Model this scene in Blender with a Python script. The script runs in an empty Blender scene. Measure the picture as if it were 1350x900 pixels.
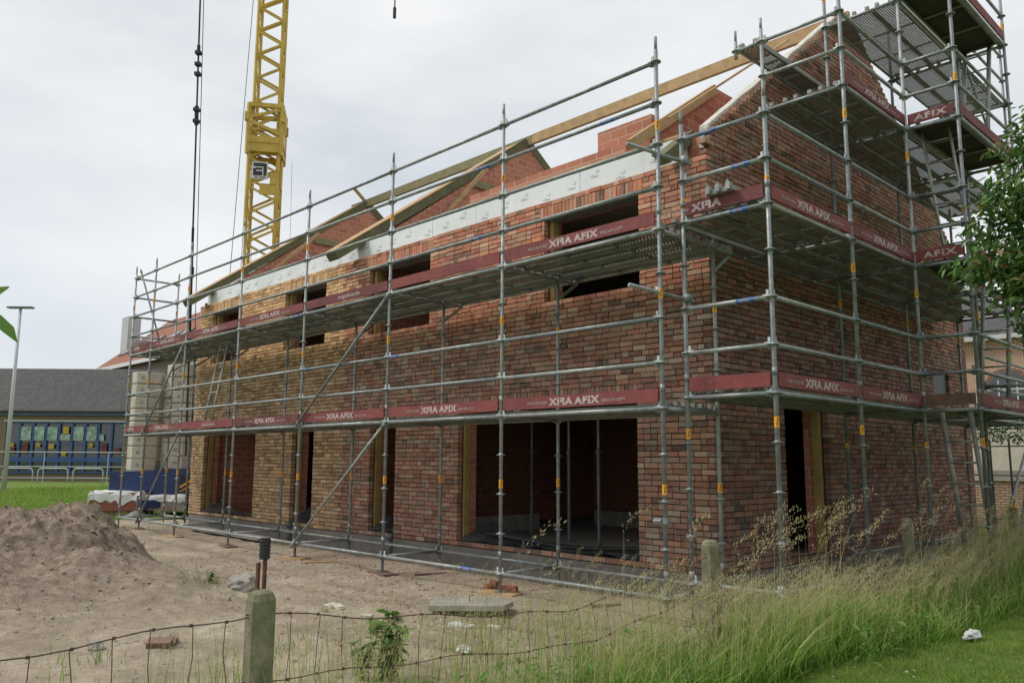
import bpy, math, random
import numpy as np
from mathutils import Vector, Matrix, noise
random.seed(7); rng = np.random.default_rng(7)
scene = bpy.context.scene
COL = scene.collection
R = math.radians
PI = math.pi

# ------------------------------------------------------------------ materials
MATS = {}
def newmat(name):
    m = bpy.data.materials.new(name); m.use_nodes = True
    nt = m.node_tree; nt.nodes.clear()
    out = nt.nodes.new('ShaderNodeOutputMaterial')
    b = nt.nodes.new('ShaderNodeBsdfPrincipled')
    nt.links.new(b.outputs[0], out.inputs[0])
    MATS[name] = m
    return m, nt, b, out
def N(nt, t, **kw):
    n = nt.nodes.new(t)
    for k, v in kw.items():
        if k.startswith('i_'):
            key = k[2:]
            key = int(key) if key.isdigit() else key.replace('_', ' ')
            n.inputs[key].default_value = v
        else: setattr(n, k, v)
    return n
def ramp(nt, fac, stops, interp='LINEAR'):
    r = nt.nodes.new('ShaderNodeValToRGB'); r.color_ramp.interpolation = interp
    e = r.color_ramp.elements
    while len(e) > 1: e.remove(e[-1])
    e[0].position = stops[0][0]; e[0].color = (*stops[0][1], 1)
    for p, c in stops[1:]:
        x = e.new(p); x.color = (*c, 1)
    nt.links.new(fac, r.inputs[0]); return r.outputs[0]
def mix(nt, fac, a, b, mode='MIX'):
    m = nt.nodes.new('ShaderNodeMix'); m.data_type = 'RGBA'; m.blend_type = mode
    for sock, v in ((m.inputs[0], fac), (m.inputs[6], a), (m.inputs[7], b)):
        if hasattr(v, 'links'): nt.links.new(v, sock)
        elif isinstance(v, (int, float)): sock.default_value = v
        else: sock.default_value = (*v, 1)
    return m.outputs[2]
def coords(nt, kind='Object'):
    return nt.nodes.new('ShaderNodeTexCoord').outputs[kind]
def geo_pos(nt): return nt.nodes.new('ShaderNodeNewGeometry').outputs['Position']
def noisetex(nt, vec, scale, detail=4, rough=.55, dim='3D'):
    n = N(nt, 'ShaderNodeTexNoise', noise_dimensions=dim)
    n.inputs['Scale'].default_value = scale; n.inputs['Detail'].default_value = detail
    n.inputs['Roughness'].default_value = rough
    nt.links.new(vec, n.inputs['Vector']); return n.outputs['Fac']
def mth(nt, op, a, b=None, c=None):
    m = nt.nodes.new('ShaderNodeMath'); m.operation = op
    for i, v in enumerate((a, b, c)):
        if v is None: continue
        if hasattr(v, 'links'): nt.links.new(v, m.inputs[i])
        else: m.inputs[i].default_value = v
    return m.outputs[0]
def bump(nt, b, h, strength=.5, dist=.01):
    n = nt.nodes.new('ShaderNodeBump'); n.inputs['Strength'].default_value = strength
    n.inputs['Distance'].default_value = dist
    nt.links.new(h, n.inputs['Height']); nt.links.new(n.outputs[0], b.inputs['Normal'])
def maprange(nt, v, a, b, c=0., d=1.):
    m = nt.nodes.new('ShaderNodeMapRange'); nt.links.new(v, m.inputs[0])
    for i, x in enumerate((a, b, c, d)): m.inputs[i+1].default_value = x
    return m.outputs[0]

def simple(name, c1, c2=None, scale=6., rough=.8, metal=0., bmp=.3, bscale=40., bdist=.004, obj=False, detail=5):
    m, nt, b, o = newmat(name)
    v = coords(nt) if obj else geo_pos(nt)
    c2 = c2 or tuple(x*.7 for x in c1)
    f = noisetex(nt, v, scale, detail, .65)
    nt.links.new(ramp(nt, f, [(.3, c2), (.7, c1)]), b.inputs['Base Color'])
    b.inputs['Roughness'].default_value = rough; b.inputs['Metallic'].default_value = metal
    if bmp: bump(nt, b, noisetex(nt, v, bscale, 3), bmp, bdist)
    return m

def steel(name, tint=1.):
    m, nt, b, o = newmat(name)
    v = geo_pos(nt)
    f = noisetex(nt, v, 9, 6, .7); g = noisetex(nt, v, 60, 3, .6)
    c = ramp(nt, f, [(.3, (.17*tint, .195*tint, .20*tint)), (.52, (.30*tint, .33*tint, .335*tint)), (.75, (.42*tint, .45*tint, .45*tint))])
    c = mix(nt, maprange(nt, g, .52, .72), c, (.24*tint, .235*tint, .22*tint))
    d = noisetex(nt, v, 3.1, 5, .75)
    c = mix(nt, maprange(nt, d, .58, .72, 0, .55), c, (.34, .33, .30))
    rs_ = noisetex(nt, v, 21, 5, .8)
    c = mix(nt, maprange(nt, rs_, .66, .74, 0, .8), c, (.20, .10, .055))
    oi = nt.nodes.new('ShaderNodeObjectInfo').outputs['Random']
    c = mix(nt, 1., c, ramp(nt, oi, [(0, (.74, .76, .78)), (1, (1.12, 1.1, 1.06))]), 'MULTIPLY')
    nt.links.new(c, b.inputs['Base Color'])
    b.inputs['Metallic'].default_value = .35
    nt.links.new(maprange(nt, f, .3, .7, .62, .42), b.inputs['Roughness'])
    bump(nt, b, g, .15, .002)
    return m
M_STEEL = steel('galvanised_steel', 1.0)
M_STEELD = steel('galvanised_steel_dull', .55)

def perforated():
    m, nt, b, o = newmat('perforated_deck_steel')
    v = geo_pos(nt)
    f = noisetex(nt, v, 7, 6, .7)
    c = ramp(nt, f, [(.3, (.12, .12, .105)), (.7, (.27, .27, .24))])
    nt.links.new(c, b.inputs['Base Color']); b.inputs['Metallic'].default_value = .3; b.inputs['Roughness'].default_value = .7
    sep = nt.nodes.new('ShaderNodeSeparateXYZ'); nt.links.new(coords(nt), sep.inputs[0])
    # u along plank pitch .045, v across pitch .04; offset rows
    vv = mth(nt, 'DIVIDE', sep.outputs[1], .034)
    row = mth(nt, 'FLOOR', vv)
    off = mth(nt, 'MULTIPLY', mth(nt, 'MODULO', mth(nt, 'ABSOLUTE', row), 2.), .5)
    uu = mth(nt, 'ADD', mth(nt, 'DIVIDE', sep.outputs[0], .05), off)
    fu = mth(nt, 'SUBTRACT', mth(nt, 'FRACT', uu), .5); fv = mth(nt, 'SUBTRACT', mth(nt, 'FRACT', vv), .5)
    d = mth(nt, 'SQRT', mth(nt, 'ADD', mth(nt, 'MULTIPLY', fu, fu), mth(nt, 'MULTIPLY', fv, fv)))
    hole = mth(nt, 'LESS_THAN', d, .22)
    t = nt.nodes.new('ShaderNodeBsdfTransparent'); mx = nt.nodes.new('ShaderNodeMixShader')
    nt.links.new(hole, mx.inputs[0]); nt.links.new(b.outputs[0], mx.inputs[1]); nt.links.new(t.outputs[0], mx.inputs[2])
    nt.links.new(mx.outputs[0], o.inputs[0])
    return m
M_PERF = perforated()
M_DECK = simple('deck_steel', (.34, .34, .31), (.19, .19, .17), 5, .65, .3, .1)
M_PLY = simple('deck_plywood', (.075, .062, .048), (.035, .03, .025), 4, .85)

def brickmat(name, stops, mortar_amt=.35, dirt=(.09, .075, .06), upper_tint=None):
    m, nt, b, o = newmat(name)
    a1 = N(nt, 'ShaderNodeAttribute', attribute_name='rnd').outputs['Fac']
    a2 = N(nt, 'ShaderNodeAttribute', attribute_name='rnd2').outputs['Fac']
    v = geo_pos(nt)
    c = ramp(nt, a1, stops)
    f = noisetex(nt, v, 14, 5, .7)
    g = noisetex(nt, v, 55, 4, .7)
    big = noisetex(nt, v, .8, 3, .6)
    c = mix(nt, 1., c, ramp(nt, a2, [(0, (.76, .76, .76)), (1, (1.22, 1.2, 1.18))]), 'MULTIPLY')
    # pale mortar smears and sanding on the face
    c = mix(nt, maprange(nt, f, .48, .72, 0, mortar_amt), c, (.47, .40, .33))
    c = mix(nt, maprange(nt, g, .58, .75, 0, .6), c, tuple(x for x in dirt))
    c = mix(nt, maprange(nt, big, .45, .7, 0, .25), c, dirt)
    if upper_tint:  # brighter, warmer tint blended in on the upper part of the wall
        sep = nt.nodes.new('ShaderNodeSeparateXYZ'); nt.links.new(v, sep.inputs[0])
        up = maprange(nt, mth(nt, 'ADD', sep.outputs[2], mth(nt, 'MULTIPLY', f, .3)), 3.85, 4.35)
        c2 = mix(nt, 1., c, upper_tint, 'MULTIPLY')
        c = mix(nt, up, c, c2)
    nt.links.new(c, b.inputs['Base Color']); b.inputs['Roughness'].default_value = .92
    b.inputs['Specular IOR Level'].default_value = .25
    bump(nt, b, mth(nt, 'ADD', f, g), .7, .006)
    return m
M_BRED = brickmat('red_handmade_brick', [(0, (.15, .11, .09)), (.05, (.21, .14, .11)), (.12, (.37, .28, .215)), (.26, (.38, .24, .175)), (.45, (.36, .185, .13)), (.62, (.30, .13, .092)), (.76, (.37, .225, .165)), (.90, (.40, .175, .105)), (.96, (.42, .345, .27)), (1, (.30, .22, .17))], .42, upper_tint=(1.42, 1.14, 1.03))
M_BGAB = brickmat('shade_darkened_red_brick', [(0, (.09, .066, .055)), (.06, (.14, .095, .075)), (.14, (.27, .20, .155)), (.28, (.27, .165, .12)), (.46, (.25, .125, .09)), (.62, (.20, .085, .062)), (.78, (.27, .16, .12)), (.92, (.28, .12, .075)), (1, (.21, .155, .12))], .36, upper_tint=(1.15, 1.08, 1.02))  # red brick darkened for the sunless gable; shade put into the colour
M_BYEL = brickmat('buff_handmade_brick', [(0, (.24, .155, .09)), (.08, (.37, .235, .13)), (.35, (.50, .335, .19)), (.55, (.55, .385, .225)), (.75, (.47, .30, .165)), (.92, (.57, .43, .27)), (1, (.25, .18, .13))], .3, dirt=(.15, .10, .06), upper_tint=(1.35, 1.25, 1.15))
M_MORT = simple('raked_mortar', (.10, .075, .06), (.045, .034, .028), 30, .95)

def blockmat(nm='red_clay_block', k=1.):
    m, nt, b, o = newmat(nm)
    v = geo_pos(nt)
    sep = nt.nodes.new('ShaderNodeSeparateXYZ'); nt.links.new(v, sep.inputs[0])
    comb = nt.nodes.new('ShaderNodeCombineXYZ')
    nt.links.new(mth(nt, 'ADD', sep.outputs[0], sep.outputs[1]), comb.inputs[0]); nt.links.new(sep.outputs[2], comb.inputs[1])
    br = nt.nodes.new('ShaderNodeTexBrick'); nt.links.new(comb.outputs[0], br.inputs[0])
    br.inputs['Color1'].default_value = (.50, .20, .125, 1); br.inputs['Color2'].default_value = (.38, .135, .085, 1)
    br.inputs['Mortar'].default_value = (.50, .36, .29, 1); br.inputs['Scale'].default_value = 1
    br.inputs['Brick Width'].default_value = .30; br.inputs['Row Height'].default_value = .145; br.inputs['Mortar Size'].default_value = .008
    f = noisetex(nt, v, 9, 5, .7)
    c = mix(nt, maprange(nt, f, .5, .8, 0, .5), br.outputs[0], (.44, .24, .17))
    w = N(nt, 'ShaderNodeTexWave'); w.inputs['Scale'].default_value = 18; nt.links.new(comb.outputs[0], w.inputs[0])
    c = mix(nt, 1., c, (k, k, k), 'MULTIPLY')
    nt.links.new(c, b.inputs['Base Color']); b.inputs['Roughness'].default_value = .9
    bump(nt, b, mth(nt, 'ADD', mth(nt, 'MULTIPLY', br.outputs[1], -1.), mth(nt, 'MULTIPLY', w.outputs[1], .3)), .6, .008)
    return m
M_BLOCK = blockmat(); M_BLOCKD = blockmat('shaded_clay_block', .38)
M_TIMB = simple('fresh_timber', (.50, .34, .17), (.34, .21, .10), 5, .75, obj=False, bscale=30)
M_GTIMB = simple('green_treated_timber', (.155, .15, .075), (.085, .09, .045), 5, .8)
M_GTIML = simple('weathered_treated_timber', (.27, .235, .13), (.19, .165, .085), 5, .8)
M_YTIMB = simple('yellow_jamb_timber', (.42, .30, .11), (.28, .19, .07), 4, .8)
M_CONC = simple('concrete', (.36, .34, .30), (.22, .21, .185), 5, .9)
M_CONCD = simple('damp_concrete', (.25, .235, .21), (.15, .135, .118), 4, .9)
M_BALL = simple('ballast_concrete', (.56, .53, .45), (.38, .355, .29), 2.5, .9, bscale=25)
M_WHITE = simple('foil_board', (.80, .83, .85), (.66, .70, .72), 1.4, .45, 0, .15, 8, .01)
M_WOOL = simple('white_cavity_insulation', (.70, .68, .63), (.45, .41, .35), 9, .95, bmp=1, bscale=14, bdist=.04)
M_INK = simple('dark_print', (.05, .055, .06), bmp=0)
M_LOGO = simple('grey_print', (.20, .22, .24), (.30, .33, .35), 30, bmp=0)
def maroon():
    m, nt, b, o = newmat('maroon_toe_board'); v = geo_pos(nt)
    f = noisetex(nt, v, 2.2, 5, .7); g_ = noisetex(nt, v, 24, 5, .75); h_ = noisetex(nt, v, 8, 6, .8)
    c = ramp(nt, f, [(.3, (.125, .032, .034)), (.7, (.24, .062, .062))])
    oi = nt.nodes.new('ShaderNodeObjectInfo').outputs['Random']
    c = mix(nt, 1., c, ramp(nt, oi, [(0, (.72, .72, .72)), (.5, (1, 1, 1)), (1, (1.2, 1.05, .95))]), 'MULTIPLY')
    c = mix(nt, maprange(nt, g_, .62, .72, 0, .6), c, (.42, .34, .30))
    c = mix(nt, maprange(nt, h_, .60, .70, 0, .45), c, (.30, .22, .185))
    nt.links.new(c, b.inputs['Base Color']); b.inputs['Roughness'].default_value = .75; return m
M_MAROON = maroon()
M_BROWNB = simple('worn_toe_board', (.22, .13, .10), (.13, .07, .055), 5, .8)
M_LETTER = simple('worn_white_paint', (.64, .58, .55), (.24, .12, .12), 38, .7, bmp=0)
M_YEL = simple('yellow_sticker', (.85, .42, .02), (.70, .30, .01), 12, .5, bmp=0)
M_BLUE = simple('blue_label', (.03, .11, .36), (.05, .16, .40), 10, .5, bmp=0)
M_CRANE = simple('crane_yellow_paint', (.64, .45, .065), (.42, .28, .045), 2.2, .5, bscale=14)
M_CBLUE = simple('crane_blue_paint', (.018, .045, .17), (.012, .028, .10), 2, .5)
M_BLACK = simple('black_rubber', (.02, .02, .022), (.012, .012, .013), 9, .6)
M_FILM = simple('grey_damp_proof_film', (.11, .12, .13), (.05, .055, .06), 4, .3)
M_BLKFILM = simple('black_film', (.012, .012, .013), (.02, .02, .02), 4, .3)
M_PIPE = simple('grey_drain_pipe', (.13, .145, .155), (.09, .1, .11), 4, .5)
M_RUST = simple('rusty_iron', (.15, .06, .035), (.07, .032, .022), 18, .9)
M_WIRE = simple('rusty_wire', (.14, .075, .06), (.07, .042, .036), 14, .85, bmp=0)
M_DARKIN = simple('dark_interior', (.07, .05, .04), (.04, .03, .025), 3, .95)
M_ALU = simple('ladder_aluminium', (.42, .43, .41), (.27, .27, .25), 6, .5, .3)
M_LAMP = simple('lamp_post_grey', (.50, .52, .52), (.42, .44, .44), 2, .5)

def postmat():
    m, nt, b, o = newmat('mossy_concrete_post')
    v = geo_pos(nt)
    f = noisetex(nt, v, 11, 6, .7); g = noisetex(nt, v, 90, 3, .7)
    c = ramp(nt, f, [(.3, (.10, .105, .05)), (.5, (.185, .175, .105)), (.7, (.29, .26, .19))])
    c = mix(nt, maprange(nt, g, .55, .7, 0, .7), c, (.10, .095, .06))
    nt.links.new(c, b.inputs['Base Color']); b.inputs['Roughness'].default_value = .95
    bump(nt, b, mth(nt, 'ADD', f, g), .6, .008); return m
M_POST = postmat()

def leafmat(name, stops, trans=.35, rough=.5):
    m, nt, b, o = newmat(name)
    a = N(nt, 'ShaderNodeAttribute', attribute_name='rnd').outputs['Fac']
    c = ramp(nt, a, stops)
    nt.links.new(c, b.inputs['Base Color']); b.inputs['Roughness'].default_value = rough
    b.inputs['Specular IOR Level'].default_value = .3
    t = nt.nodes.new('ShaderNodeBsdfTranslucent'); nt.links.new(c, t.inputs[0])
    mx = nt.nodes.new('ShaderNodeMixShader'); mx.inputs[0].default_value = trans
    nt.links.new(b.outputs[0], mx.inputs[1]); nt.links.new(t.outputs[0], mx.inputs[2]); nt.links.new(mx.outputs[0], o.inputs[0])
    return m
M_GRASS = leafmat('tall_grass', [(0, (.06, .15, .018)), (.30, (.14, .29, .035)), (.62, (.24, .38, .06)), (.86, (.36, .42, .12)), (1, (.52, .47, .24))])
M_SEED = leafmat('grass_seed_heads', [(0, (.40, .39, .18)), (.5, (.54, .49, .27)), (1, (.50, .40, .27))], .3, .8)
M_LAWN = leafmat('short_lawn', [(0, (.10, .20, .028)), (.6, (.22, .34, .055)), (1, (.38, .42, .12))])
M_CHERRY = leafmat('cherry_leaves', [(0, (.05, .12, .025)), (.5, (.09, .19, .045)), (.84, (.15, .26, .075)), (.93, (.24, .29, .11)), (1, (.30, .17, .07))], .25, .32)
M_WEED = leafmat('broadleaf_weed', [(0, (.07, .17, .03)), (.7, (.15, .30, .06)), (1, (.28, .36, .12))], .3, .45)
M_HEDGE = leafmat('hedge_leaves', [(0, (.025, .06, .012)), (1, (.07, .14, .03))], .2, .5)
M_BARK = simple('bark', (.085, .06, .045), (.04, .03, .022), 14, .95, bmp=.8, bscale=30, bdist=.01)

def groundmat():
    m, nt, b, o = newmat('bare_earth_and_grass')
    v = geo_pos(nt)
    ga = N(nt, 'ShaderNodeAttribute', attribute_name='grass').outputs['Fac']
    ma = N(nt, 'ShaderNodeAttribute', attribute_name='mound').outputs['Fac']
    n1 = noisetex(nt, v, .9, 6, .65); n2 = noisetex(nt, v, 7, 6, .7); n3 = noisetex(nt, v, 40, 4, .7); n4 = noisetex(nt, v, .33, 3, .5)
    c = ramp(nt, n1, [(.28, (.31, .25, .185)), (.5, (.46, .385, .29)), (.68, (.60, .52, .40))])
    c = mix(nt, maprange(nt, n2, .45, .75, 0, .5), c, (.19, .145, .11))
    c = mix(nt, maprange(nt, n3, .6, .75, 0, .7), c, (.40, .35, .29))
    c = mix(nt, maprange(nt, n4, .56, .66, 0, .30), c, (.31, .17, .13))   # brick dust
    n5 = noisetex(nt, v, .55, 5, .6)
    c = mix(nt, maprange(nt, n5, .50, .64, 0, .38), c, (.20, .155, .118))
    c = mix(nt, maprange(nt, n5, .42, .34, 0, .5), c, (.56, .47, .34))
    c = mix(nt, ma, c, mix(nt, maprange(nt, n2, .38, .62), (.39, .31, .24), (.18, .135, .102)))
    gf = mth(nt, 'ADD', ga, mth(nt, 'MULTIPLY', mth(nt, 'SUBTRACT', n1, .5), .9))
    gc = ramp(nt, n2, [(.3, (.11, .17, .035)), (.55, (.17, .25, .05)), (.75, (.26, .27, .09))])
    c = mix(nt, maprange(nt, gf, .42, .58), c, gc)
    nt.links.new(c, b.inputs['Base Color']); b.inputs['Roughness'].default_value = .96
    b.inputs['Specular IOR Level'].default_value = .2
    bump(nt, b, mth(nt, 'ADD', n2, mth(nt, 'MULTIPLY', n3, .6)), 1., .06)
    return m
M_GROUND = groundmat()
def roofmat(name, c1, c2, scale=1., row=.25, w=.3):
    m, nt, b, o = newmat(name)
    v = coords(nt)
    br = nt.nodes.new('ShaderNodeTexBrick'); nt.links.new(v, br.inputs[0])
    br.inputs['Color1'].default_value = (*c1, 1); br.inputs['Color2'].default_value = (*c2, 1)
    br.inputs['Mortar'].default_value = (*[x*.45 for x in c2], 1)
    br.inputs['Scale'].default_value = scale; br.inputs['Brick Width'].default_value = w; br.inputs['Row Height'].default_value = row; br.inputs['Mortar Size'].default_value = .02
    f = noisetex(nt, v, 3, 6, .7)
    c = mix(nt, maprange(nt, f, .45, .75, 0, .5), br.outputs[0], tuple(x*.6 for x in c2))
    nt.links.new(c, b.inputs['Base Color']); b.inputs['Roughness'].default_value = .85
    return m
M_SLATE = roofmat('dark_slate_roof', (.085, .082, .082), (.055, .053, .055))
M_TILE = roofmat('orange_tile_roof', (.34, .125, .07), (.25, .09, .055))
M_TANW = roofmat('tan_brick_wall', (.37, .29, .20), (.29, .22, .15), 1, .075, .22)
M_PINKW = roofmat('salmon_brick_wall', (.66, .47, .34), (.55, .36, .26), 1, .075, .22)
M_BFRAME = simple('blue_window_frame', (.045, .11, .30), (.035, .08, .22), 3, .5)
M_BFASC = simple('blue_fascia', (.055, .10, .17), (.04, .07, .12), 3, .5)
m, nt, b, o = newmat('window_glass'); b.inputs['Base Color'].default_value = (.03, .045, .05, 1); b.inputs['Roughness'].default_value = .05; b.inputs['Specular IOR Level'].default_value = 1.; M_GLASS = m
M_PAPERG = simple('pale_green_paper', (.50, .62, .54), (.10, .20, .17), 2.6, .8, bmp=0)
M_STAR = simple('yellow_star_paper', (.55, .38, .06), (.4, .25, .04), 4, .8, bmp=0)
M_REDP = simple('red_paper', (.30, .07, .05), (.04, .03, .03), 3., .8, bmp=0)
M_WPAINT = simple('white_paint', (.74, .75, .75), (.62, .63, .64), 3, .6, bmp=0)
M_STONE = simple('pale_stone', (.55, .50, .43), (.42, .38, .32), 4, .85)
M_REDDOT = simple('red_brick_debris', (.34, .12, .085), (.24, .08, .055), 9, .9)
M_WRAP = simple('shrink_wrap', (.46, .42, .40), (.26, .14, .11), 3, .35, bmp=.6, bscale=9, bdist=.03)
M_LITTER = simple('white_plastic', (.66, .68, .68), (.5, .52, .52), 20, .4)

# ------------------------------------------------------------------ mesh builder
class MB:
    def __init__(s): s.v = []; s.f = []; s.mi = []; s.n = 0
    def add(s, v, f, mi=0):
        k = s.n; s.v.extend([tuple(p) for p in v]); s.f.extend([tuple(i+k for i in q) for q in f]); s.mi.extend([mi]*len(f)); s.n += len(v)
    def box(s, c, d, rz=0, M=None, mi=0):
        x, y, z = (t/2 for t in d)
        P = [(-x,-y,-z),(x,-y,-z),(x,y,-z),(-x,y,-z),(-x,-y,z),(x,-y,z),(x,y,z),(-x,y,z)]
        if M is None: M = Matrix.Rotation(rz, 3, 'Z')
        c = Vector(c); P = [c + M @ Vector(p) for p in P]
        s.add(P, [(0,3,2,1),(4,5,6,7),(0,1,5,4),(1,2,6,5),(2,3,7,6),(3,0,4,7)], mi); return s
    def b(s, x0, x1, y0, y1, z0, z1, mi=0):
        return s.box(((x0+x1)/2, (y0+y1)/2, (z0+z1)/2), (x1-x0, y1-y0, z1-z0), mi=mi)
    def frame(s, p0, p1):
        p0 = Vector(p0); p1 = Vector(p1); d = (p1-p0).normalized()
        a = Vector((0,0,1)) if abs(d.z) < .95 else Vector((1,0,0))
        u = d.cross(a).normalized(); w = u.cross(d).normalized(); return p0, p1, d, u, w
    def tube(s, p0, p1, r, r2=None, n=10, cap=True, mi=0):
        r2 = r if r2 is None else r2
        p0, p1, d, u, w = s.frame(p0, p1)
        P = []
        for p, rr in ((p0, r), (p1, r2)):
            for i in range(n):
                a = 2*PI*i/n; P.append(p + u*math.cos(a)*rr + w*math.sin(a)*rr)
        F = [(i, (i+1)%n, n+(i+1)%n, n+i) for i in range(n)]
        if cap: F += [tuple(range(n-1, -1, -1)), tuple(range(n, 2*n))]
        s.add(P, F, mi); return s
    def beam(s, p0, p1, wd, ht, mi=0):      # rectangular bar; wd horizontal, ht in the vertical plane
        p0, p1, d, u, w = s.frame(p0, p1)
        P = [p + u*a*wd/2 + w*c*ht/2 for p in (p0, p1) for a, c in ((-1,-1),(1,-1),(1,1),(-1,1))]
        s.add(P, [(0,1,2,3)[::-1], (4,5,6,7), (0,1,5,4), (1,2,6,5), (2,3,7,6), (3,0,4,7)], mi); return s
    def path(s, pts, r, n=6, mi=0):
        pts = [Vector(p) for p in pts]; P = []; m = len(pts)
        for i, p in enumerate(pts):
            d = (pts[min(i+1, m-1)] - pts[max(i-1, 0)]).normalized()
            a = Vector((0,0,1)) if abs(d.z) < .9 else Vector((1,0,0))
            u = d.cross(a).normalized(); w = u.cross(d)
            rr = r if not hasattr(r, '__len__') else r[i]
            for k in range(n): P.append(p + u*math.cos(2*PI*k/n)*rr + w*math.sin(2*PI*k/n)*rr)
        F = [(i*n+k, i*n+(k+1)%n, (i+1)*n+(k+1)%n, (i+1)*n+k) for i in range(m-1) for k in range(n)]
        F += [tuple(range(n))[::-1], tuple((m-1)*n+k for k in range(n))]
        s.add(P, F, mi); return s
    def prism(s, poly, axis, a0, a1, mi=0):   # poly 2D extruded along axis (0=x: poly in yz, 1=y: poly in xz, 2=z: poly in xy)
        def mk(p, a):
            q = [p[0], p[1]]; q.insert(axis, a); return q
        n = len(poly); P = [mk(p, a0) for p in poly] + [mk(p, a1) for p in poly]
        s.add(P, [tuple(range(n))[::-1], tuple(range(n, 2*n))] + [(i, (i+1)%n, n+(i+1)%n, n+i) for i in range(n)], mi); return s
    def build(s, name, mats, parent=None, smooth=False, attrs=None, origin=None):
        me = bpy.data.meshes.new(name)
        v = np.array(s.v, dtype=float).reshape(-1, 3)
        if origin is not None: v = v - np.array(origin)
        me.from_pydata(v.tolist(), [], s.f)
        mats = mats if isinstance(mats, (list, tuple)) else [mats]
        for mm in mats: me.materials.append(mm)
        if len(mats) > 1: me.polygons.foreach_set('material_index', s.mi)
        if attrs:
            for k, vals in attrs.items():
                a = me.attributes.new(k, 'FLOAT', 'FACE'); a.data.foreach_set('value', np.asarray(vals, dtype=np.float32))
        me.validate(); me.update()
        if smooth:
            me.polygons.foreach_set('use_smooth', [len(p.vertices) <= 4 for p in me.polygons]) 
        ob = bpy.data.objects.new(name, me); COL.objects.link(ob)
        if origin is not None: ob.location = origin
        if parent is not None:
            ob.parent = parent
            if origin is None: ob.matrix_parent_inverse = parent_world(parent).inverted()
            else: ob.matrix_parent_inverse = parent_world(parent).inverted()
        return ob
def parent_world(p):
    M = Matrix.LocRotScale(p.location, p.rotation_euler, p.scale)
    if p.parent: M = parent_world(p.parent) @ p.matrix_parent_inverse @ M
    return M
def tag(o, label=None, cat=None, group=None, kind=None):
    if label: o['label'] = label
    if cat: o['category'] = cat
    if group: o['group'] = group
    if kind: o['kind'] = kind
    return o
def thing(name, label, cat, loc=(0,0,0), group=None):
    o = bpy.data.objects.new(name, None); COL.objects.link(o); o.location = loc; o.empty_display_size = .2
    return tag(o, label, cat, group)
def fast(name, V, F, mat, parent=None, rnd=None, smooth=False):
    """numpy mesh; F all with same vertex count"""
    me = bpy.data.meshes.new(name); V = np.asarray(V, dtype=np.float32); F = np.asarray(F, dtype=np.int32)
    k = F.shape[1]; nf = len(F)
    me.vertices.add(len(V)); me.vertices.foreach_set('co', V.ravel())
    me.loops.add(nf*k); me.loops.foreach_set('vertex_index', F.ravel())
    me.polygons.add(nf); me.polygons.foreach_set('loop_start', np.arange(nf, dtype=np.int32)*k)
    try: me.polygons.foreach_set('loop_total', np.full(nf, k, dtype=np.int32))
    except Exception: pass
    me.materials.append(mat)
    if rnd is not None:
        a = me.attributes.new('rnd', 'FLOAT', 'FACE'); a.data.foreach_set('value', np.asarray(rnd, dtype=np.float32))
    me.update(calc_edges=True)
    me.polygons.foreach_set('use_smooth', [bool(smooth)]*nf)
    ob = bpy.data.objects.new(name, me); COL.objects.link(ob)
    if parent is not None:
        ob.parent = parent; ob.matrix_parent_inverse = parent_world(parent).inverted()
    return ob

def ray_pt(px, py, d): 
    f = Vector((-.71167359, .68759732, .14398134)); r_ = Vector((.69545033, .71854928, .00598041)); u_ = r_.cross(f)
    v = f + r_*((px-675)/1081.166) + u_*((450-py)/1081.166); return Vector((5.28, -7.391, 1.674)) + v*d
# text -> (verts, faces) in u,v plane, centred
_tc = {}
def text_geo(s, size, bold=.0, mirror=False):
    key = (s, size, bold)
    if key not in _tc:
        cu = bpy.data.curves.new('txt', 'FONT'); cu.body = s; cu.size = size; cu.offset = bold; cu.space_character = 1.0 if len(s) > 5 else 1.16; cu.resolution_u = 2
        ob = bpy.data.objects.new('txt', cu); COL.objects.link(ob)
        dg = bpy.context.evaluated_depsgraph_get(); dg.update()
        me = ob.evaluated_get(dg).to_mesh()
        V = [(p.co.x, p.co.y) for p in me.vertices]; F = [tuple(p.vertices) for p in me.polygons]
        ob.evaluated_get(dg).to_mesh_clear(); bpy.data.objects.remove(ob); bpy.data.curves.remove(cu)
        _tc[key] = (V, F)
    V, F = _tc[key]
    x0 = min(p[0] for p in V); x1 = max(p[0] for p in V)
    V = [(p[0]-x0, p[1]) for p in V]
    w = x1-x0
    if mirror: V = [(w-p[0], p[1]) for p in V]; F = [q[::-1] for q in F]
    return V, F, w
def put_text(mb, s, size, org, U, W, u0, v0, bold=0., mirror=False, stretch=1., off=.003, mi=0):
    V, F, w = text_geo(s, size, bold, mirror)
    U = Vector(U); W = Vector(W); nrm = U.cross(W); org = Vector(org)
    mb.add([org + U*(u0 + p[0]*stretch) + W*(v0 + p[1]) + nrm*off for p in V], F, mi)
    return w*stretch

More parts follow.
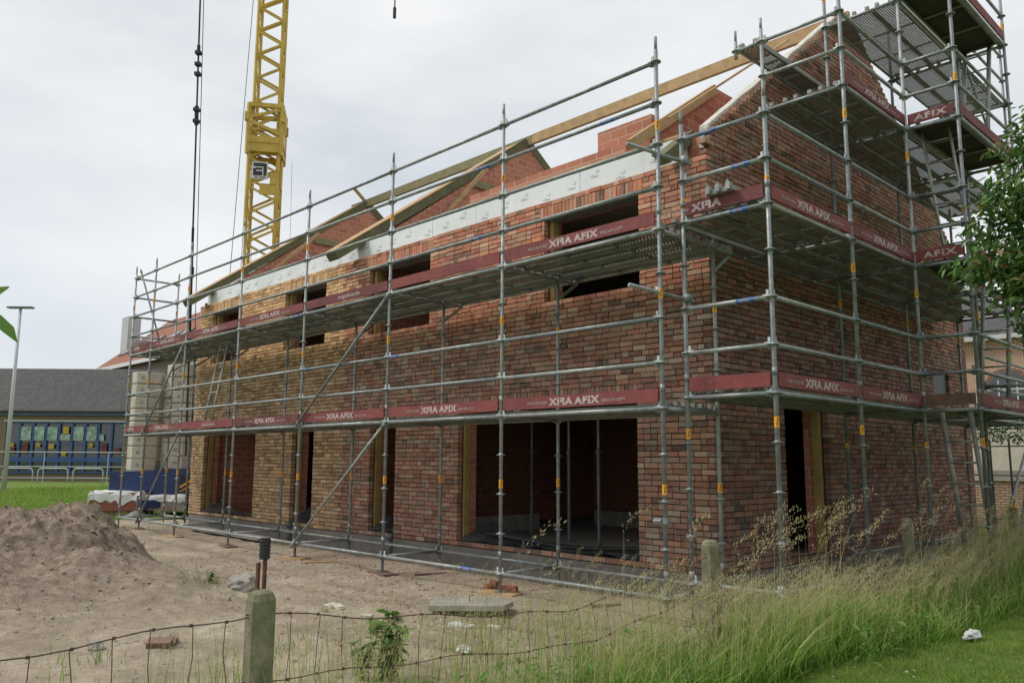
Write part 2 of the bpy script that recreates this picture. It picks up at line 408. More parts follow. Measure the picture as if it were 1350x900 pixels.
# ------------------------------------------------------------------ ground
def vnoise(x, y, s, o=0): return noise.noise(Vector((x*s+o, y*s+17.3+o, 3.1)))
def bump_(x, y, cx, cy, rx, ry, h, p=1.):
    d = ((x-cx)/rx)**2 + ((y-cy)/ry)**2
    return h*math.exp(-d**p)
def mound(x, y):
    x += .22*vnoise(x, y, 1.1, 31); y += .22*vnoise(x, y, 1.1, 57)
    return max(bump_(x, y, -8.7, -3.75, 1.9, 1.4, .76, 2.4), bump_(x, y, -10.6, -4.3, 3.0, 1.7, .66, 1.6), bump_(x, y, -13.5, -3.6, 3.0, 2.0, .52, 1.5),
               bump_(x, y, -6.5, -3.7, 1.6, 1.2, .40, 1.1), bump_(x, y, -5.4, -3.5, 1.3, .9, .20, 1.2), bump_(x, y, -7.0, -5.0, 2.6, 1.1, .38, 1.3), bump_(x, y, -16.2, -2.6, 2.2, 1.6, .5))
def track(x, y):
    if not (-16 < x < .2): return 0.
    t = 0.
    for c0, a_, ph in ((-.75, .25, 0.), (-2.35, .3, .4), (-1.7, .5, 2.), (-3.2, .35, 2.6)):
        d = (y-(c0+a_*math.sin(x*.38+ph)))/.17; t = max(t, math.exp(-d**4))
    return t*min(1, max(0, .75+1.2*vnoise(x, y, .7, 71)))
def gheight(x, y):
    m = mound(x, y)
    near = 1. if (-14 < x < 4 and -9 < y < 4) else 0.
    h = m
    if near:
        h += .028*vnoise(x, y, .9) + .012*vnoise(x, y, 4.)
        tr = track(x, y); h -= tr*(.035+.012*(math.sin(x*32+y*9) > .2)) if m < .15 else 0
        if x < 1.:
            h += .012*abs(vnoise(x, y, 9., 5)) + (.02+min(1, m*1.6))*(.20*vnoise(x, y, 1.8, 9) + .17*abs(vnoise(x, y, 4.3, 2)) + .13*abs(vnoise(x, y, 9.5, 4)) + .06*vnoise(x, y, 19., 8)) + .02*vnoise(x, y, 2.3, 44)
    else: h += .05*vnoise(x, y, .4)
    if -17 < x < 2 and 1.0 < y < 12: h = min(h, .0) - .03
    if x > 1.2 and y > -4: h += .10*min(1, (x-1.2)/1.2)      # slight bank by the road
    return h
def axis(a, dense, b):
    l = [a]; 
    return np.array(l)
def mkaxis(lo, hi, step, far_lo, far_hi):
    mid = list(np.arange(lo, hi, step)); up = []; x = hi; s = step
    while x < far_hi: up.append(x); s *= 1.35; x += s
    up.append(far_hi); dn = []; x = lo; s = step
    while x > far_lo:
        s *= 1.35; x -= s; dn.append(x)
    return np.array(dn[::-1] + mid + up)
xs = mkaxis(-13.5, 3.2, .05, -600, 600); ys = mkaxis(-6.6, 2.2, .05, -600, 600)
nx, ny = len(xs), len(ys)
V = np.empty((ny, nx, 3), np.float32)
gr = np.empty((ny, nx), np.float32); mo = np.empty((ny, nx), np.float32)
for j, y in enumerate(ys):
    for i, x in enumerate(xs):
        V[j, i] = (x, y, gheight(x, y))
        d = 0.
        if x < -17: d = min(1, (-17-x)/3.5 + .1*(y-1))
        if x > .9: d = max(d, min(1, (x-.9)/.9))
        if y > 14: d = max(d, .8)
        if y < -6.2: d = max(d, .6)
        m_ = mound(x, y)
        gr[j, i] = d*(.25 if m_ > .2 else 1); mo[j, i] = max(min(1, m_*2.6), .55*track(x, y) if (y < 1.5 and m_ < .15) else 0)
idx = np.arange(nx*ny).reshape(ny, nx)
F = np.stack([idx[:-1, :-1], idx[:-1, 1:], idx[1:, 1:], idx[1:, :-1]], -1).reshape(-1, 4)
g = fast('ground', V.reshape(-1, 3), F, M_GROUND, smooth=True)
for nm, arr in (('grass', gr), ('mound', mo)):
    a = g.data.attributes.new(nm, 'FLOAT', 'POINT'); a.data.foreach_set('value', arr.ravel())
tag(g, kind='structure')

# clods and pebbles on the bare earth
def rock_cloud(name, pts, mat, label, seedo=0, kind='stuff'):
    Vs = []; Fs = []; k = 0
    base = [(1,0,0),(-1,0,0),(0,1,0),(0,-1,0),(0,0,1),(0,0,-1)]
    bf = [(0,2,4),(2,1,4),(1,3,4),(3,0,4),(2,0,5),(1,2,5),(3,1,5),(0,3,5)]
    for (x, y, z, s) in pts:
        r = rng.uniform(.6, 1.2, (6, 1)); a = rng.uniform(0, 6.28); c, sn = math.cos(a), math.sin(a)
        B = np.array(base)*r*s; B = np.stack([B[:,0]*c-B[:,1]*sn, B[:,0]*sn+B[:,1]*c, B[:,2]*.6], -1) + (x, y, z)
        Vs.append(B); Fs += [(p+k, q+k, w+k) for p, q, w in bf]; k += 6
    o = fast(name, np.concatenate(Vs), Fs, mat); tag(o, label, None, None, kind); return o
M_CLOD = simple('soil_clods', (.30, .245, .195), (.20, .155, .12), 6, .95)
M_PEB = simple('pale_gravel', (.40, .36, .30), (.27, .23, .19), 5, .9)
pts = []
for _ in range(5200):
    x = rng.uniform(-13, .9); y = rng.uniform(-6.2, 1.2)
    m_ = mound(x, y)
    if rng.random() > .12 + m_*1.2: continue
    s = rng.gamma(2., .006)+.004
    if m_ > .25: s *= 1.5
    pts.append((x, y, gheight(x, y)+s*.15, min(s, .05)))
rock_cloud('soil_clods', pts, M_CLOD, 'loose brown soil clods strewn over the mound and bare earth')
pts = [(x, y, gheight(x, y)+.003, rng.gamma(2.5, .0035)+.003) for x, y in zip(rng.uniform(-13, .8, 5200), rng.uniform(-6, 1., 5200))]
rock_cloud('gravel', pts, M_PEB, 'small pale gravel scattered over the bare earth by the house')
pts = []
for _ in range(520):
    cx, cy = [(-2.8, .1), (-1.2, -1.0), (-3.6, -.9), (-5.5, .2), (-.9, -2.4), (-7, -1)][rng.integers(0, 6)]; x, y = rng.normal(cx, 1.), rng.normal(cy, .7)
    pts.append((x, y, gheight(x, y)+.004, rng.uniform(.008, .028)))
rock_cloud('brick_rubble', pts, M_REDDOT, 'red brick crumbs strewn on the earth before the scaffold')
pts = []
for _ in range(900):
    x, y = rng.normal(-4.2, 3.2), rng.normal(-.6, 1.2); pts.append((x, y, gheight(x, y)+.004, rng.uniform(.006, .024)))
rock_cloud('pale_rubble', pts, M_STONE, 'pale mortar crumbs strewn on the earth before the scaffold')

# ------------------------------------------------------------------ house
XW, YW = -.38, 1.60
XL, YB = -16.0, 11.30
SPL = -8.98
PZ, Z0 = .076, .30
TOP = Z0 + 71*PZ
def zr(k): return Z0 + k*PZ
def rake(y): return 9.69 - .775*abs(y-6.4)
DOORS = [(-15.28, -12.52), (-10.85, -9.95), (-7.90, -7.08), (-5.32, -1.57)]
WINS = [(-15.20, -13.55), (-11.43, -9.68), (-8.09, -6.16), (-3.32, -1.49)]
house = thing('unfinished_house', 'pair of unfinished brick houses, one buff and one red, still without a roof', 'house', (-8, 6, 0))
def lay(intervals, z, h, place, depth, soldier=False):
    for a, b in intervals:
        u = a; first = True
        while u < b - .03:
            if soldier: L = .0655; j = .0105
            else:
                L = .211 if rng.random() > .24 else .102
                if first and rng.random() < .5: L = .099
                j = .012
            L = L*rng.uniform(.985, 1.01)
            if u + L > b - .05: L = b - u
            if L < .03: break
            place(u, u+L, z, z+h); u += L + j; first = False
class Bricks:
    def __init__(s): s.V = []; s.F = []; s.r = []; s.r2 = []; s.n = 0
    def brick(s, P):     # 8 points
        P = np.array(P) + rng.uniform(-.0022, .0022, (8, 3)) + rng.uniform(-.0025, .0025, 3)
        s.V.append(P); k = s.n
        s.F += [(k, k+3, k+2, k+1), (k+4, k+5, k+6, k+7), (k, k+1, k+5, k+4), (k+1, k+2, k+6, k+5), (k+2, k+3, k+7, k+6), (k+3, k, k+4, k+7)]
        a, c = rng.random(), rng.random(); s.r += [a]*6; s.r2 += [c]*6; s.n += 8
    def build(s, name, mat, parent, label=None):
        o = fast(name, np.concatenate(s.V), s.F, mat, parent, s.r)
        a = o.data.attributes.new('rnd2', 'FLOAT', 'FACE'); a.data.foreach_set('value', np.array(s.r2, np.float32))
        if label: o['label'] = label
        return o
BR, BY, BG = Bricks(), Bricks(), Bricks()
def pf(u0, u1, z0, z1):
    j = rng.uniform(-.003, .003)
    y0, y1 = YW + j, YW + .10
    P = [(u0,y0,z0),(u1,y0,z0),(u1,y1,z0),(u0,y1,z0),(u0,y0,z1),(u1,y0,z1),(u1,y1,z1),(u0,y1,z1)]
    edge = SPL + (.12 if int(round((z0-Z0)/PZ)) % 2 else 0)
    (BY if (u0+u1)/2 < edge else BR).brick(P)
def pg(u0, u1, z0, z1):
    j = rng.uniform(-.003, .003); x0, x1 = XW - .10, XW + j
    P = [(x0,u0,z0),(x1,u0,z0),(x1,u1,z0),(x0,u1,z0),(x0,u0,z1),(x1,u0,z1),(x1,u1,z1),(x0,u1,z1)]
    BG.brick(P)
def cut(iv, a, b):
    out = []
    for p, q in iv:
        if b <= p or a >= q: out.append((p, q)); continue
        if a > p: out.append((p, a))
        if b < q: out.append((b, q))
    return out
H = PZ - .013
for k in range(71):
    z = zr(k); iv = [(XL, XW - (0 if k % 2 == 0 else .111))]
    tooth = .0
    if k < 29 and k >= 1:
        for a, b in DOORS: iv = cut(iv, a, b)
    if 29 <= k < 32:
        for a, b in DOORS: iv = cut(iv, a-.1, b+.02)
    if 50 <= k < 67:
        for a, b in WINS: iv = cut(iv, a, b)
    if 67 <= k < 70:
        for a, b in WINS: iv = cut(iv, a-.08, b+.08)
    lay(iv, z, H, pf, .1)
for a, b in DOORS: lay([(a-.095, b+.012)], zr(29)+.002, 3*PZ-.013, pf, .1, True)
for a, b in WINS: lay([(a-.075, b+.07)], zr(67)+.002, 3*PZ-.013, pf, .1, True)
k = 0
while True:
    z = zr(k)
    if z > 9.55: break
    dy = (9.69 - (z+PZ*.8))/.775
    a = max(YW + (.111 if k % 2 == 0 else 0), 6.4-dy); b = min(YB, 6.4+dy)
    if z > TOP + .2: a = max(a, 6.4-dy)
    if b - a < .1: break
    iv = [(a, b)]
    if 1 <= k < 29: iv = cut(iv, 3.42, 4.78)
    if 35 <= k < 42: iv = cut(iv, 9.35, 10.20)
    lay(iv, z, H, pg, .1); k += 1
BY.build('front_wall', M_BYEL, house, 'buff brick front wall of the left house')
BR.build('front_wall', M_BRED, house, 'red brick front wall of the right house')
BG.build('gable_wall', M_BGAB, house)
# mortar sheets behind the brick faces (with openings)
mb = MB()
def wall_cells(us, zs, holes):
    for i in range(len(us)-1):
        for j in range(len(zs)-1):
            cu, cz = (us[i]+us[i+1])/2, (zs[j]+zs[j+1])/2
            if any(a < cu < b and c < cz < d for a, b, c, d in holes): continue
            yield us[i], us[i+1], zs[j], zs[j+1]
holes = [(a-.004, b+.004, zr(1)-.005, zr(29)+.004) for a, b in DOORS] + [(a-.004, b+.004, zr(50)-.005, zr(67)+.004) for a, b in WINS]
us = sorted({XL+.004, XW-.027} | {h[0] for h in holes} | {h[1] for h in holes}); zs = sorted({.28, TOP-.014} | {h[2] for h in holes} | {h[3] for h in holes})
for a, b, c, d in wall_cells(us, zs, holes): mb.b(a, b, YW+.026, YW+.092, c, d)
mb.build('mortar_bed', M_MORT, house)
mb = MB(); dz = .05
gh = [(3.416, 4.784, zr(1)-.005, zr(29)+.004), (9.346, 10.204, zr(35)-.005, zr(42)+.004)]
us = sorted({YW+.093, YB-.004, 3.416, 4.784, 9.346, 10.204}); zs = sorted({.28, 5.75} | {h[2] for h in gh} | {h[3] for h in gh})
for a, b, c, d in wall_cells(us, zs, gh): mb.b(XW-.092, XW-.026, a, b, c, d)
mb.prism([(YW+.1, 5.75), (YB-.05, 5.75), (YB-.05, rake(YB)-.04), (6.4, 9.60), (YW+.1, rake(YW)-.04)], 0, XW-.092, XW-.026)
mb.build('mortar_bed', M_MORT, house)
# inner leaf of clay block: boxes around openings
mb = MB()
yi0, yi1 = YW+.26, YW+.40
ih = [(a+.02, b-.02, .2, 2.52) for a, b in DOORS] + [(a+.02, b-.02, 4.10, 5.42) for a, b in WINS]
us = sorted({XL+.1, XW-.26} | {h[0] for h in ih} | {h[1] for h in ih}); zs = sorted({.2, 6.14} | {h[2] for h in ih} | {h[3] for h in ih})
for a, b, c, d in wall_cells(us, zs, ih): mb.b(a, b, yi0, yi1, c, d)
mb.b(-5.4, -1.9, yi0, yi1, 6.14, 6.34)
mb.build('block_inner_leaf', M_BLOCK, house)
# gable inner leaf + party walls + rear wall
mb = MB()
ih2 = [(3.44, 4.76, .2, 2.5)]
us = [YW+.42, 3.44, 4.76, YB-.3]; zs = [.2, 2.5, 5.9]
for a, b, c, d in wall_cells(us, zs, ih2): mb.b(XW-.40, XW-.26, a, b, c, d)
mb.prism([(YW+.42, 5.9), (YB-.3, 5.9), (YB-.3, 6.05), (6.4, 9.45), (YW+.42, rake(YW+.42)-.2)], 0, XW-.40, XW-.26)
mb.build('block_gable', M_BLOCK, house)
for px in (-8.62, -15.62):
    mb = MB()
    mb.prism([(YW+.42, .3), (YB-.3, .3), (YB-.3, 5.95), (6.4, 9.42), (YW+.42, 9.42-.74*(6.4-YW-.42))], 0, px-.15, px+.15)
    mb.build('block_gable', M_BLOCK, house)
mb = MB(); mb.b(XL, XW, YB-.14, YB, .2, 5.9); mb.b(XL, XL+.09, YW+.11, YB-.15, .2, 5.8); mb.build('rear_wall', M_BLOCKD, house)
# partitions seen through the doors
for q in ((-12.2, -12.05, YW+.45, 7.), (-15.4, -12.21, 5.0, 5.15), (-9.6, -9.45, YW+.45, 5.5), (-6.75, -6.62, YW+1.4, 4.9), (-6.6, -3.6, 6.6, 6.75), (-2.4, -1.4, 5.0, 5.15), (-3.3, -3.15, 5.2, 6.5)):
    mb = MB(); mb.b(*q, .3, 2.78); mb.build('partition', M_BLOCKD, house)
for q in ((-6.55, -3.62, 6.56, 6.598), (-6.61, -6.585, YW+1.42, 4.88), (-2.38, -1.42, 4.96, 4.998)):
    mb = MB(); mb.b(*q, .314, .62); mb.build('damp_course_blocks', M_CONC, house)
mb = MB(); mb.b(XL+.1, XW-.1, YW+.1, YB-.16, .05, .312); mb.build('floor_slab', M_CONC, house)
mb = MB(); mb.b(XL+.1, XW-.42, YW+.42, YB-.16, 2.80, 3.02); mb.b(XL+.1, XW-.42, YW+.42, YB-.16, 5.62, 5.80); mb.build('floor_slab', M_CONC, house)
mb = MB(); mb.b(XL+.01, XW-.015, YW+.015, YB-.02, -.5, .279); mb.build('foundation', M_CONCD, house)
# reveals: timber jamb, lintel steel, sill film
for a, b in DOORS:
    mb = MB(); mb.b(a+.004, a+.05, YW+.12, YW+.235, .34, 2.50); mb.build('jamb_board', M_YTIMB, house)
    mb = MB(); mb.b(b-.04, b-.004, YW+.12, YW+.235, .34, 2.50); mb.build('jamb_board', M_YTIMB, house)
    mb = MB(); mb.b(a-.05, b+.05, YW+.015, YW+.25, 2.508, 2.516); mb.build('steel_lintel', M_STEELD, house)
for a, b in WINS:
    mb = MB(); mb.b(a+.02, a+.10, YW+.11, YW+.24, 4.105, 5.385); mb.build('jamb_board', M_YTIMB, house)
    mb = MB(); mb.b(b-.06, b-.02, YW+.11, YW+.24, 4.105, 5.385); mb.build('jamb_board', M_YTIMB, house)
    mb = MB(); mb.b(a-.05, b+.05, YW-.004, YW+.25, 5.386, 5.392); mb.build('steel_lintel', M_STEEL, house)
mb = MB(); mb.b(XW-.235, XW-.115, 4.70, 4.776, .34, 2.50); mb.build('jamb_board', M_YTIMB, house)
mb = MB(); mb.b(XW-.235, XW-.115, 3.424, 3.47, .34, 2.50); mb.build('jamb_board', M_YTIMB, house)
mb = MB(); mb.b(XW-.10, XW-.06, 9.36, 10.19, zr(35), zr(42)); mb.build('grey_panel', M_PIPE, house)
# insulation foil band above the brick
mb = MB(); x = XL+.12
while x < XW-.45:
    w = min(1.2, XW-.43-x); t = rng.uniform(-.02, .02)
    mb.b(x+.003, x+w-.003, YW+.125+rng.uniform(0, .006), YW+.235, 5.45, 6.10+t); x += w
ins = mb.build('foil_insulation_board', M_WHITE, house)
for i in range(30):      # printed loops of the board maker
    cx = -15.6 + i*.51 + rng.uniform(-.08, .08); cz = 5.88 + .07*((i % 3)-1) + rng.uniform(-.03, .03); mb = MB()
    for dx, s in ((-.05, .035), (.05, .035)):
        n = 12
        P = []
        for q in range(n):
            a = 2*PI*q/n
            for rr in (s, s*.78): P.append((cx+dx+math.cos(a)*rr, YW+.1225, cz+dx*.6+math.sin(a)*rr*.75))
        mb.add(P, [(2*q, 2*((q+1) % n), 2*((q+1) % n)+1, 2*q+1) for q in range(n) if q not in (3, 4)])
    mb.b(cx-.02, cx+.07, YW+.121, YW+.1226, cz-.05, cz-.042)
    mb.build('printed_logo', M_LOGO, ins)
mb = MB(); mb.b(-5.5, -.9, YW+.24, YW+.30, 6.15, 6.19); mb.b(-16.0, -5.6, YW+.30, YW+.36, 6.142, 6.17); mb.build('wall_plate', M_TIMB, house)
# white cavity insulation along the gable rake
for sgn in (-1, 1):
    mb = MB(); pts = []
    for t in np.linspace(0, 1, 26):
        y = 6.4 + sgn*t*4.55; z = rake(y)-.02+rng.uniform(-.006, .008)
        pts.append((y, z))
    mb2 = MB(); x0, x1 = XW-.25, XW-.105
    P = []
    for y, z in pts: P += [(x0, y, z-.25), (x1, y, z-.25), (x1, y, z+.055+rng.uniform(-.012, .012)), (x0, y, z+.06)]
    F_ = []
    for i in range(len(pts)-1):
        for q in range(4): F_.append((4*i+q, 4*i+(q+1) % 4, 4*i+4+(q+1) % 4, 4*i+4+q))
    F_ += [(0, 1, 2, 3), tuple(4*(len(pts)-1)+q for q in (3, 2, 1, 0))]
    mb2.add(P, F_); mb2.build('rake_insulation', M_WOOL, house)
# ridge beam and rafters
mb = MB(); mb.beam((-16.3, 6.4, 9.52), (-8.3, 6.4, 9.52), .09, .24); mb.build('ridge_beam', M_GTIML, house)
mb = MB(); mb.beam((-8.29, 6.4, 9.53), (XW+.0, 6.4, 9.53), .09, .24); mb.build('ridge_beam', M_TIMB, house)
def rafter(x, y0, y1, lift=0., mat=M_GTIMB, wd=.30, sl=.74, ht=.20, topz=9.55):
    f = lambda y: topz - sl*abs(y-6.4) + lift
    mb = MB(); mb.beam((x, y0, f(y0)), (x, y1, f(y1)), wd, ht)
    return mb.build('rafter', mat, house)
for x in (-8.62, -15.62):
    rafter(x, 1.05, 6.38, -.03, M_GTIMB, .34, .72)
    rafter(x, 6.42, 9.3 if x > -9 else 7.4, -.03, M_GTIMB, .34, .74)
    mb = MB(); f = lambda y: 9.55-.72*(6.4-y)+.085
    mb.beam((x-.02, 1.02, f(1.02)), (x-.02, 6.0, f(6.0)), .42, .022); mb.build('roof_board', M_TIMB, house)
    mb = MB(); mb.beam((x+.2, 4.6, 8.0), (x+.2, 8.2, 8.02), .05, .17); mb.build('collar_tie', M_GTIML, house)
rafter(-.85, 1.28, 1.95, .06, M_GTIMB, .20, .775, .15)
mb = MB(); mb.beam((-1.35, 1.25, 5.98), (-1.35, 3.45, 7.52), .08, .15); mb.build('rafter', M_TIMB, house)
# red block upstand by the right gable, stepped
mb = MB(); mb.prism([(1.75, 5.82), (4.8, 5.82), (4.8, 7.58), (3.45, 7.58), (3.45, 7.42), (1.75, 6.24)], 0, -1.52, -1.38)
mb.build('block_upstand', M_BLOCK, house)
mb = MB(); mb.b(-2.55, -1.53, 2.0, 2.14, 5.82, 6.72)
mb.build('block_upstand', M_BLOCK, house)
# leaning battens
for (p, q) in (((-8.4, 3.6, 6.9), (-8.2, 4.8, 8.35)), ((-15.3, 2.9, 6.5), (-15.2, 4.6, 8.15)), ((-15.55, 5.95, 9.92), (-15.55, 7.5, 8.75)), ((-.95, 1.6, 6.35), (-.85, 5.0, 8.75))):
    mb = MB(); mb.beam(p, q, .05, .09 if p[0] != -.95 else .03); mb.build('batten', M_TIMB if p[0] != -15.55 else M_YTIMB, house)
# draped plastic film on door sills
def film(x0, x1, y0, y1, z, mat, name, label, seed):
    nx_, ny_ = 40, 14; P = []
    for j in range(ny_):
        for i in range(nx_):
            u, v = i/(nx_-1), j/(ny_-1)
            x = x0+(x1-x0)*u; y = y0+(y1-y0)*v
            zz = z + .035*max(0, vnoise(x*1.3, y*3, 2.3, seed)) + (.28*(1-u)**6 + .20*u**8)*(v) + .02*vnoise(x, y*4, 4, seed)
            P.append((x, y, zz+.012))
    Fq = [(j*nx_+i, j*nx_+i+1, (j+1)*nx_+i+1, (j+1)*nx_+i) for j in range(ny_-1) for i in range(nx_-1)]
    o = fast(name, P, Fq, mat, smooth=True); return tag(o, label, 'plastic sheet')
film(-15.2, -12.58, YW+.01, YW+.55, zr(1)-.005, M_FILM, 'plastic_sheet', 'grey plastic sheet draped over the sill of the leftmost wide doorway', 1)
film(-10.8, -10.0, YW+.01, YW+.5, zr(1)-.005, M_FILM, 'plastic_sheet', 'grey plastic sheet on the sill of the narrow doorway in the buff wall', 2)
film(-7.86, -7.12, YW+.01, YW+.5, zr(1)-.005, M_FILM, 'plastic_sheet', 'grey plastic sheet on the sill of the narrow doorway in the red wall', 3)
film(-5.26, -1.62, YW+.01, YW+.75, zr(1)-.005, M_FILM, 'plastic_sheet', 'grey plastic sheet spread on the sill of the widest ground floor opening', 4)
mb = MB()
for o_ in (0, .09): mb.path([(-4.9+3.4*t, YW+.18+o_+.15*math.sin(t*3.1), .42+.10*(2*t-1)**2+.012*math.sin(9*t)) for t in np.linspace(0, 1, 24)], .022, 6)
tag(mb.build('black_hose', M_BLKFILM, None, True), 'black hose lying along the sill of the widest ground floor opening', 'hose')

# ------------------------------------------------------------------ scaffolding
RT = .0242
fs = thing('scaffold', 'long galvanised scaffold along the front of the house with two maroon edged decks', 'scaffold', (-8, 0, 0), 'scaffolds round the house')
gs = thing('scaffold', 'taller galvanised scaffold on the gable side with three decks and a ladder bay', 'scaffold', (.6, 5, 0), 'scaffolds round the house')
def standard(par, x, y, z0, z1, ring0, stick=(), plate=True):
    mb = MB(); mb.tube((x, y, z0), (x, y, z1-.16), RT, n=12)
    mb.tube((x, y, z1-.16), (x, y, z1), .019, n=10)
    z = ring0
    while z < z1 - .1:
        mb.tube((x, y, z-.005), (x, y, z+.005), .060, n=14); mb.tube((x, y, z-.02), (x, y, z+.02), .031, n=12)
        z += .5
    for zz in (z0+.32, ring0+2.21, ring0+4.21):
        if zz < z1-.3: mb.tube((x, y, zz-.03), (x, y, zz+.05), .0285, n=12)
    o = mb.build('standard', M_STEEL, par, True)
    if plate:
        mb = MB(); mb.tube((x, y, z0-.13), (x, y, z0+.01), .019, n=10); mb.b(x-.075, x+.075, y-.075, y+.075, z0-.138, z0-.13); mb.build('base_plate', M_STEELD, o)
    for zz in stick:
        if zz < z1-.2:
            mb = MB(); mb.tube((x, y, zz-.055), (x, y, zz+.055), .0262, n=12, cap=False)
            s_ = mb.build('sticker', M_YEL, o)
            mb = MB()
            for a, h_, w_ in ((-.55, .028, .012), (-.75, .008, .012), (-.95, -.02, .014)):
                c = Vector((x+math.cos(a)*.027, y+math.sin(a)*.027, zz+h_)); mb.box(c, (w_, .0012, w_*1.4), a+PI/2)
            mb.build('printed_mark', M_INK, s_)
    return o
def ledger(par, p, q, name='ledger', r=RT, label=None):
    p = Vector(p); q = Vector(q); d = (q-p).normalized()
    mb = MB(); mb.tube(p+d*.045, q-d*.045, r, n=10)
    for e, s in ((p, 1), (q, -1)):
        c = e + d*s*.055; mb.box(c, (.085 if abs(d.x) > .5 else .03, .085 if abs(d.y) > .5 else .03, .062))
        c2 = e + d*s*.045+Vector((0, 0, .015)); mb.box(c2, (.012 if abs(d.x) < .5 else .035, .012 if abs(d.y) < .5 else .035, .13))
    o = mb.build(name, M_STEEL, par, True)
    if label is not None:          # blue maker label with white letters, on the outer side
        c = p + (q-p)*label; U = d if d.x+d.y > 0 else -d
        nrm = U.cross(Vector((0, 0, 1)))
        mb = MB(); mb.tube(c-U*.11, c+U*.11, r+.0012, n=12, cap=False); lb = mb.build('maker_label', M_BLUE, o)
        mb = MB(); put_text(mb, 'AFIX', .042, c + nrm*(r+.0016), U, (0, 0, 1), -.07, -.015, .001, off=.001, stretch=1.2)
        mb.build('lettering', M_LETTER, lb)
    return o
def deck(par, x0, x1, y0, y1, z, along, np_=3, ply=False):
    """planks spanning the bay; along='x' or 'y'"""
    mb = MB() ; mbh = MB()
    L = (x1-x0) if along == 'x' else (y1-y0); Wd = (y1-y0) if along == 'x' else (x1-x0); w = Wd/np_
    cx, cy = (x0+x1)/2, (y0+y1)/2
    out = []
    for k in range(np_):
        c = -Wd/2 + w*(k+.5); hw = w/2-.009
        mb = MB()
        mb.add([(-L/2+.03, c-hw, 0), (L/2-.03, c-hw, 0), (L/2-.03, c+hw, 0), (-L/2+.03, c+hw, 0)], [(0, 1, 2, 3)], 0)
        for s in (-1, 1):
            mb.box((0, c+s*(hw-.001), -.032), (L-.06, .003, .065), mi=1)
            mb.box((0, c+s*(hw-.016), -.065), (L-.06, .03, .003), mi=1)
        nst = 3
        for q in range(nst+1): mb.box((-L/2+.06+(L-.12)*q/nst, c, -.022), (.03, 2*hw-.01, .022), mi=1)
        for q in (-1, 1):
            for s in (-.6, .6): mb.box((q*(L/2-.012), c+s*hw, .012), (.055, .05, .05), mi=1)
        o = mb.build('deck_board', [M_PLY if ply else M_PERF, M_DECK])
        o.location = (cx, cy, z+.055); o.rotation_euler = (0, 0, 0 if along == 'x' else PI/2)
        o.parent = par; o.matrix_parent_inverse = parent_world(par).inverted(); out.append(o)
    return out
def toe(par, p, q, kind='full', mat=None, facing=None, base=.065, frac=None):
    """board from p to q standing on deck, outward normal = U x Z where U = p->q"""
    p = Vector(p); q = Vector(q); U = (q-p).normalized(); L = (q-p).length
    nrm = U.cross(Vector((0, 0, 1)))
    a = math.atan2(U.y, U.x)
    base += rng.uniform(-.003, .006); mb = MB(); mb.box((p+q)/2+Vector((0, 0, base+.075)), (L-rng.uniform(.015, .05), .024, .15), a)
    o = mb.build('toe_board', mat or M_MAROON, par)
    org = p + nrm*.0125 + Vector((0, 0, base))
    mb = MB()
    if kind in ('full', 'half'):
        c = L*.5; gap = .012
        w = text_geo('AFIX', .115, .007)[2]*1.35
        put_text(mb, 'AFIX', .115, org, U, (0, 0, 1), c-gap-w, .034, .007, True, 1.35)
        ws = text_geo('GROUP.COM', .05, .0004)[2]*1.15
        put_text(mb, 'GROUP.COM', .05, org, U, (0, 0, 1), c-gap-w-ws-.03, .052, .0004, True, 1.15)
        if kind == 'full':
            put_text(mb, 'AFIX', .115, org, U, (0, 0, 1), c+gap, .034, .007, False, 1.35)
            put_text(mb, 'GROUP.COM', .05, org, U, (0, 0, 1), c+gap+w+.03, .040, .0004, False, 1.15)
    elif kind == 'afix':
        w = text_geo('AFIX', .115, .005)[2]*1.5
        put_text(mb, 'AFIX', .115, org, U, (0, 0, 1), L/2-w/2, .034, .005, False, 1.5)
    elif kind == 'steiger':
        w = text_geo('steigerbouw.be', .09, .002)[2]*1.15
        put_text(mb, 'steigerbouw.be', .09, org, U, (0, 0, 1), L*.56-w/2, .045, .002, False, 1.15)
    if mb.n: mb.build('lettering', M_LETTER, o)
    return o
def brace(par, p, q):
    p = Vector(p); q = Vector(q); d = (q-p).normalized()
    mb = MB(); mb.tube(p, q, .022, n=10)
    for e in (p, q): mb.tube(e-d*.05, e+d*.05, .027, n=8)
    return mb.build('diagonal_brace', M_STEEL, par, True)
def ladder(par, x0, x1, y0, z0, y1, z1):
    mb = MB(); a = Vector((0, y0, z0)); b = Vector((0, y1, z1)); d = (b-a).normalized(); b = b + d*.0
    for x in (x0, x1): mb.beam((x, a.y, a.z), (x, b.y, b.z), .025, .06)
    n = int((b-a).length/.28)
    for i in range(n):
        t = (i+.5)/n; p = a.lerp(b, t); mb.tube((x0, p.y, p.z), (x1, p.y, p.z), .015, n=8)
    return mb.build('ladder', M_ALU, par, True)

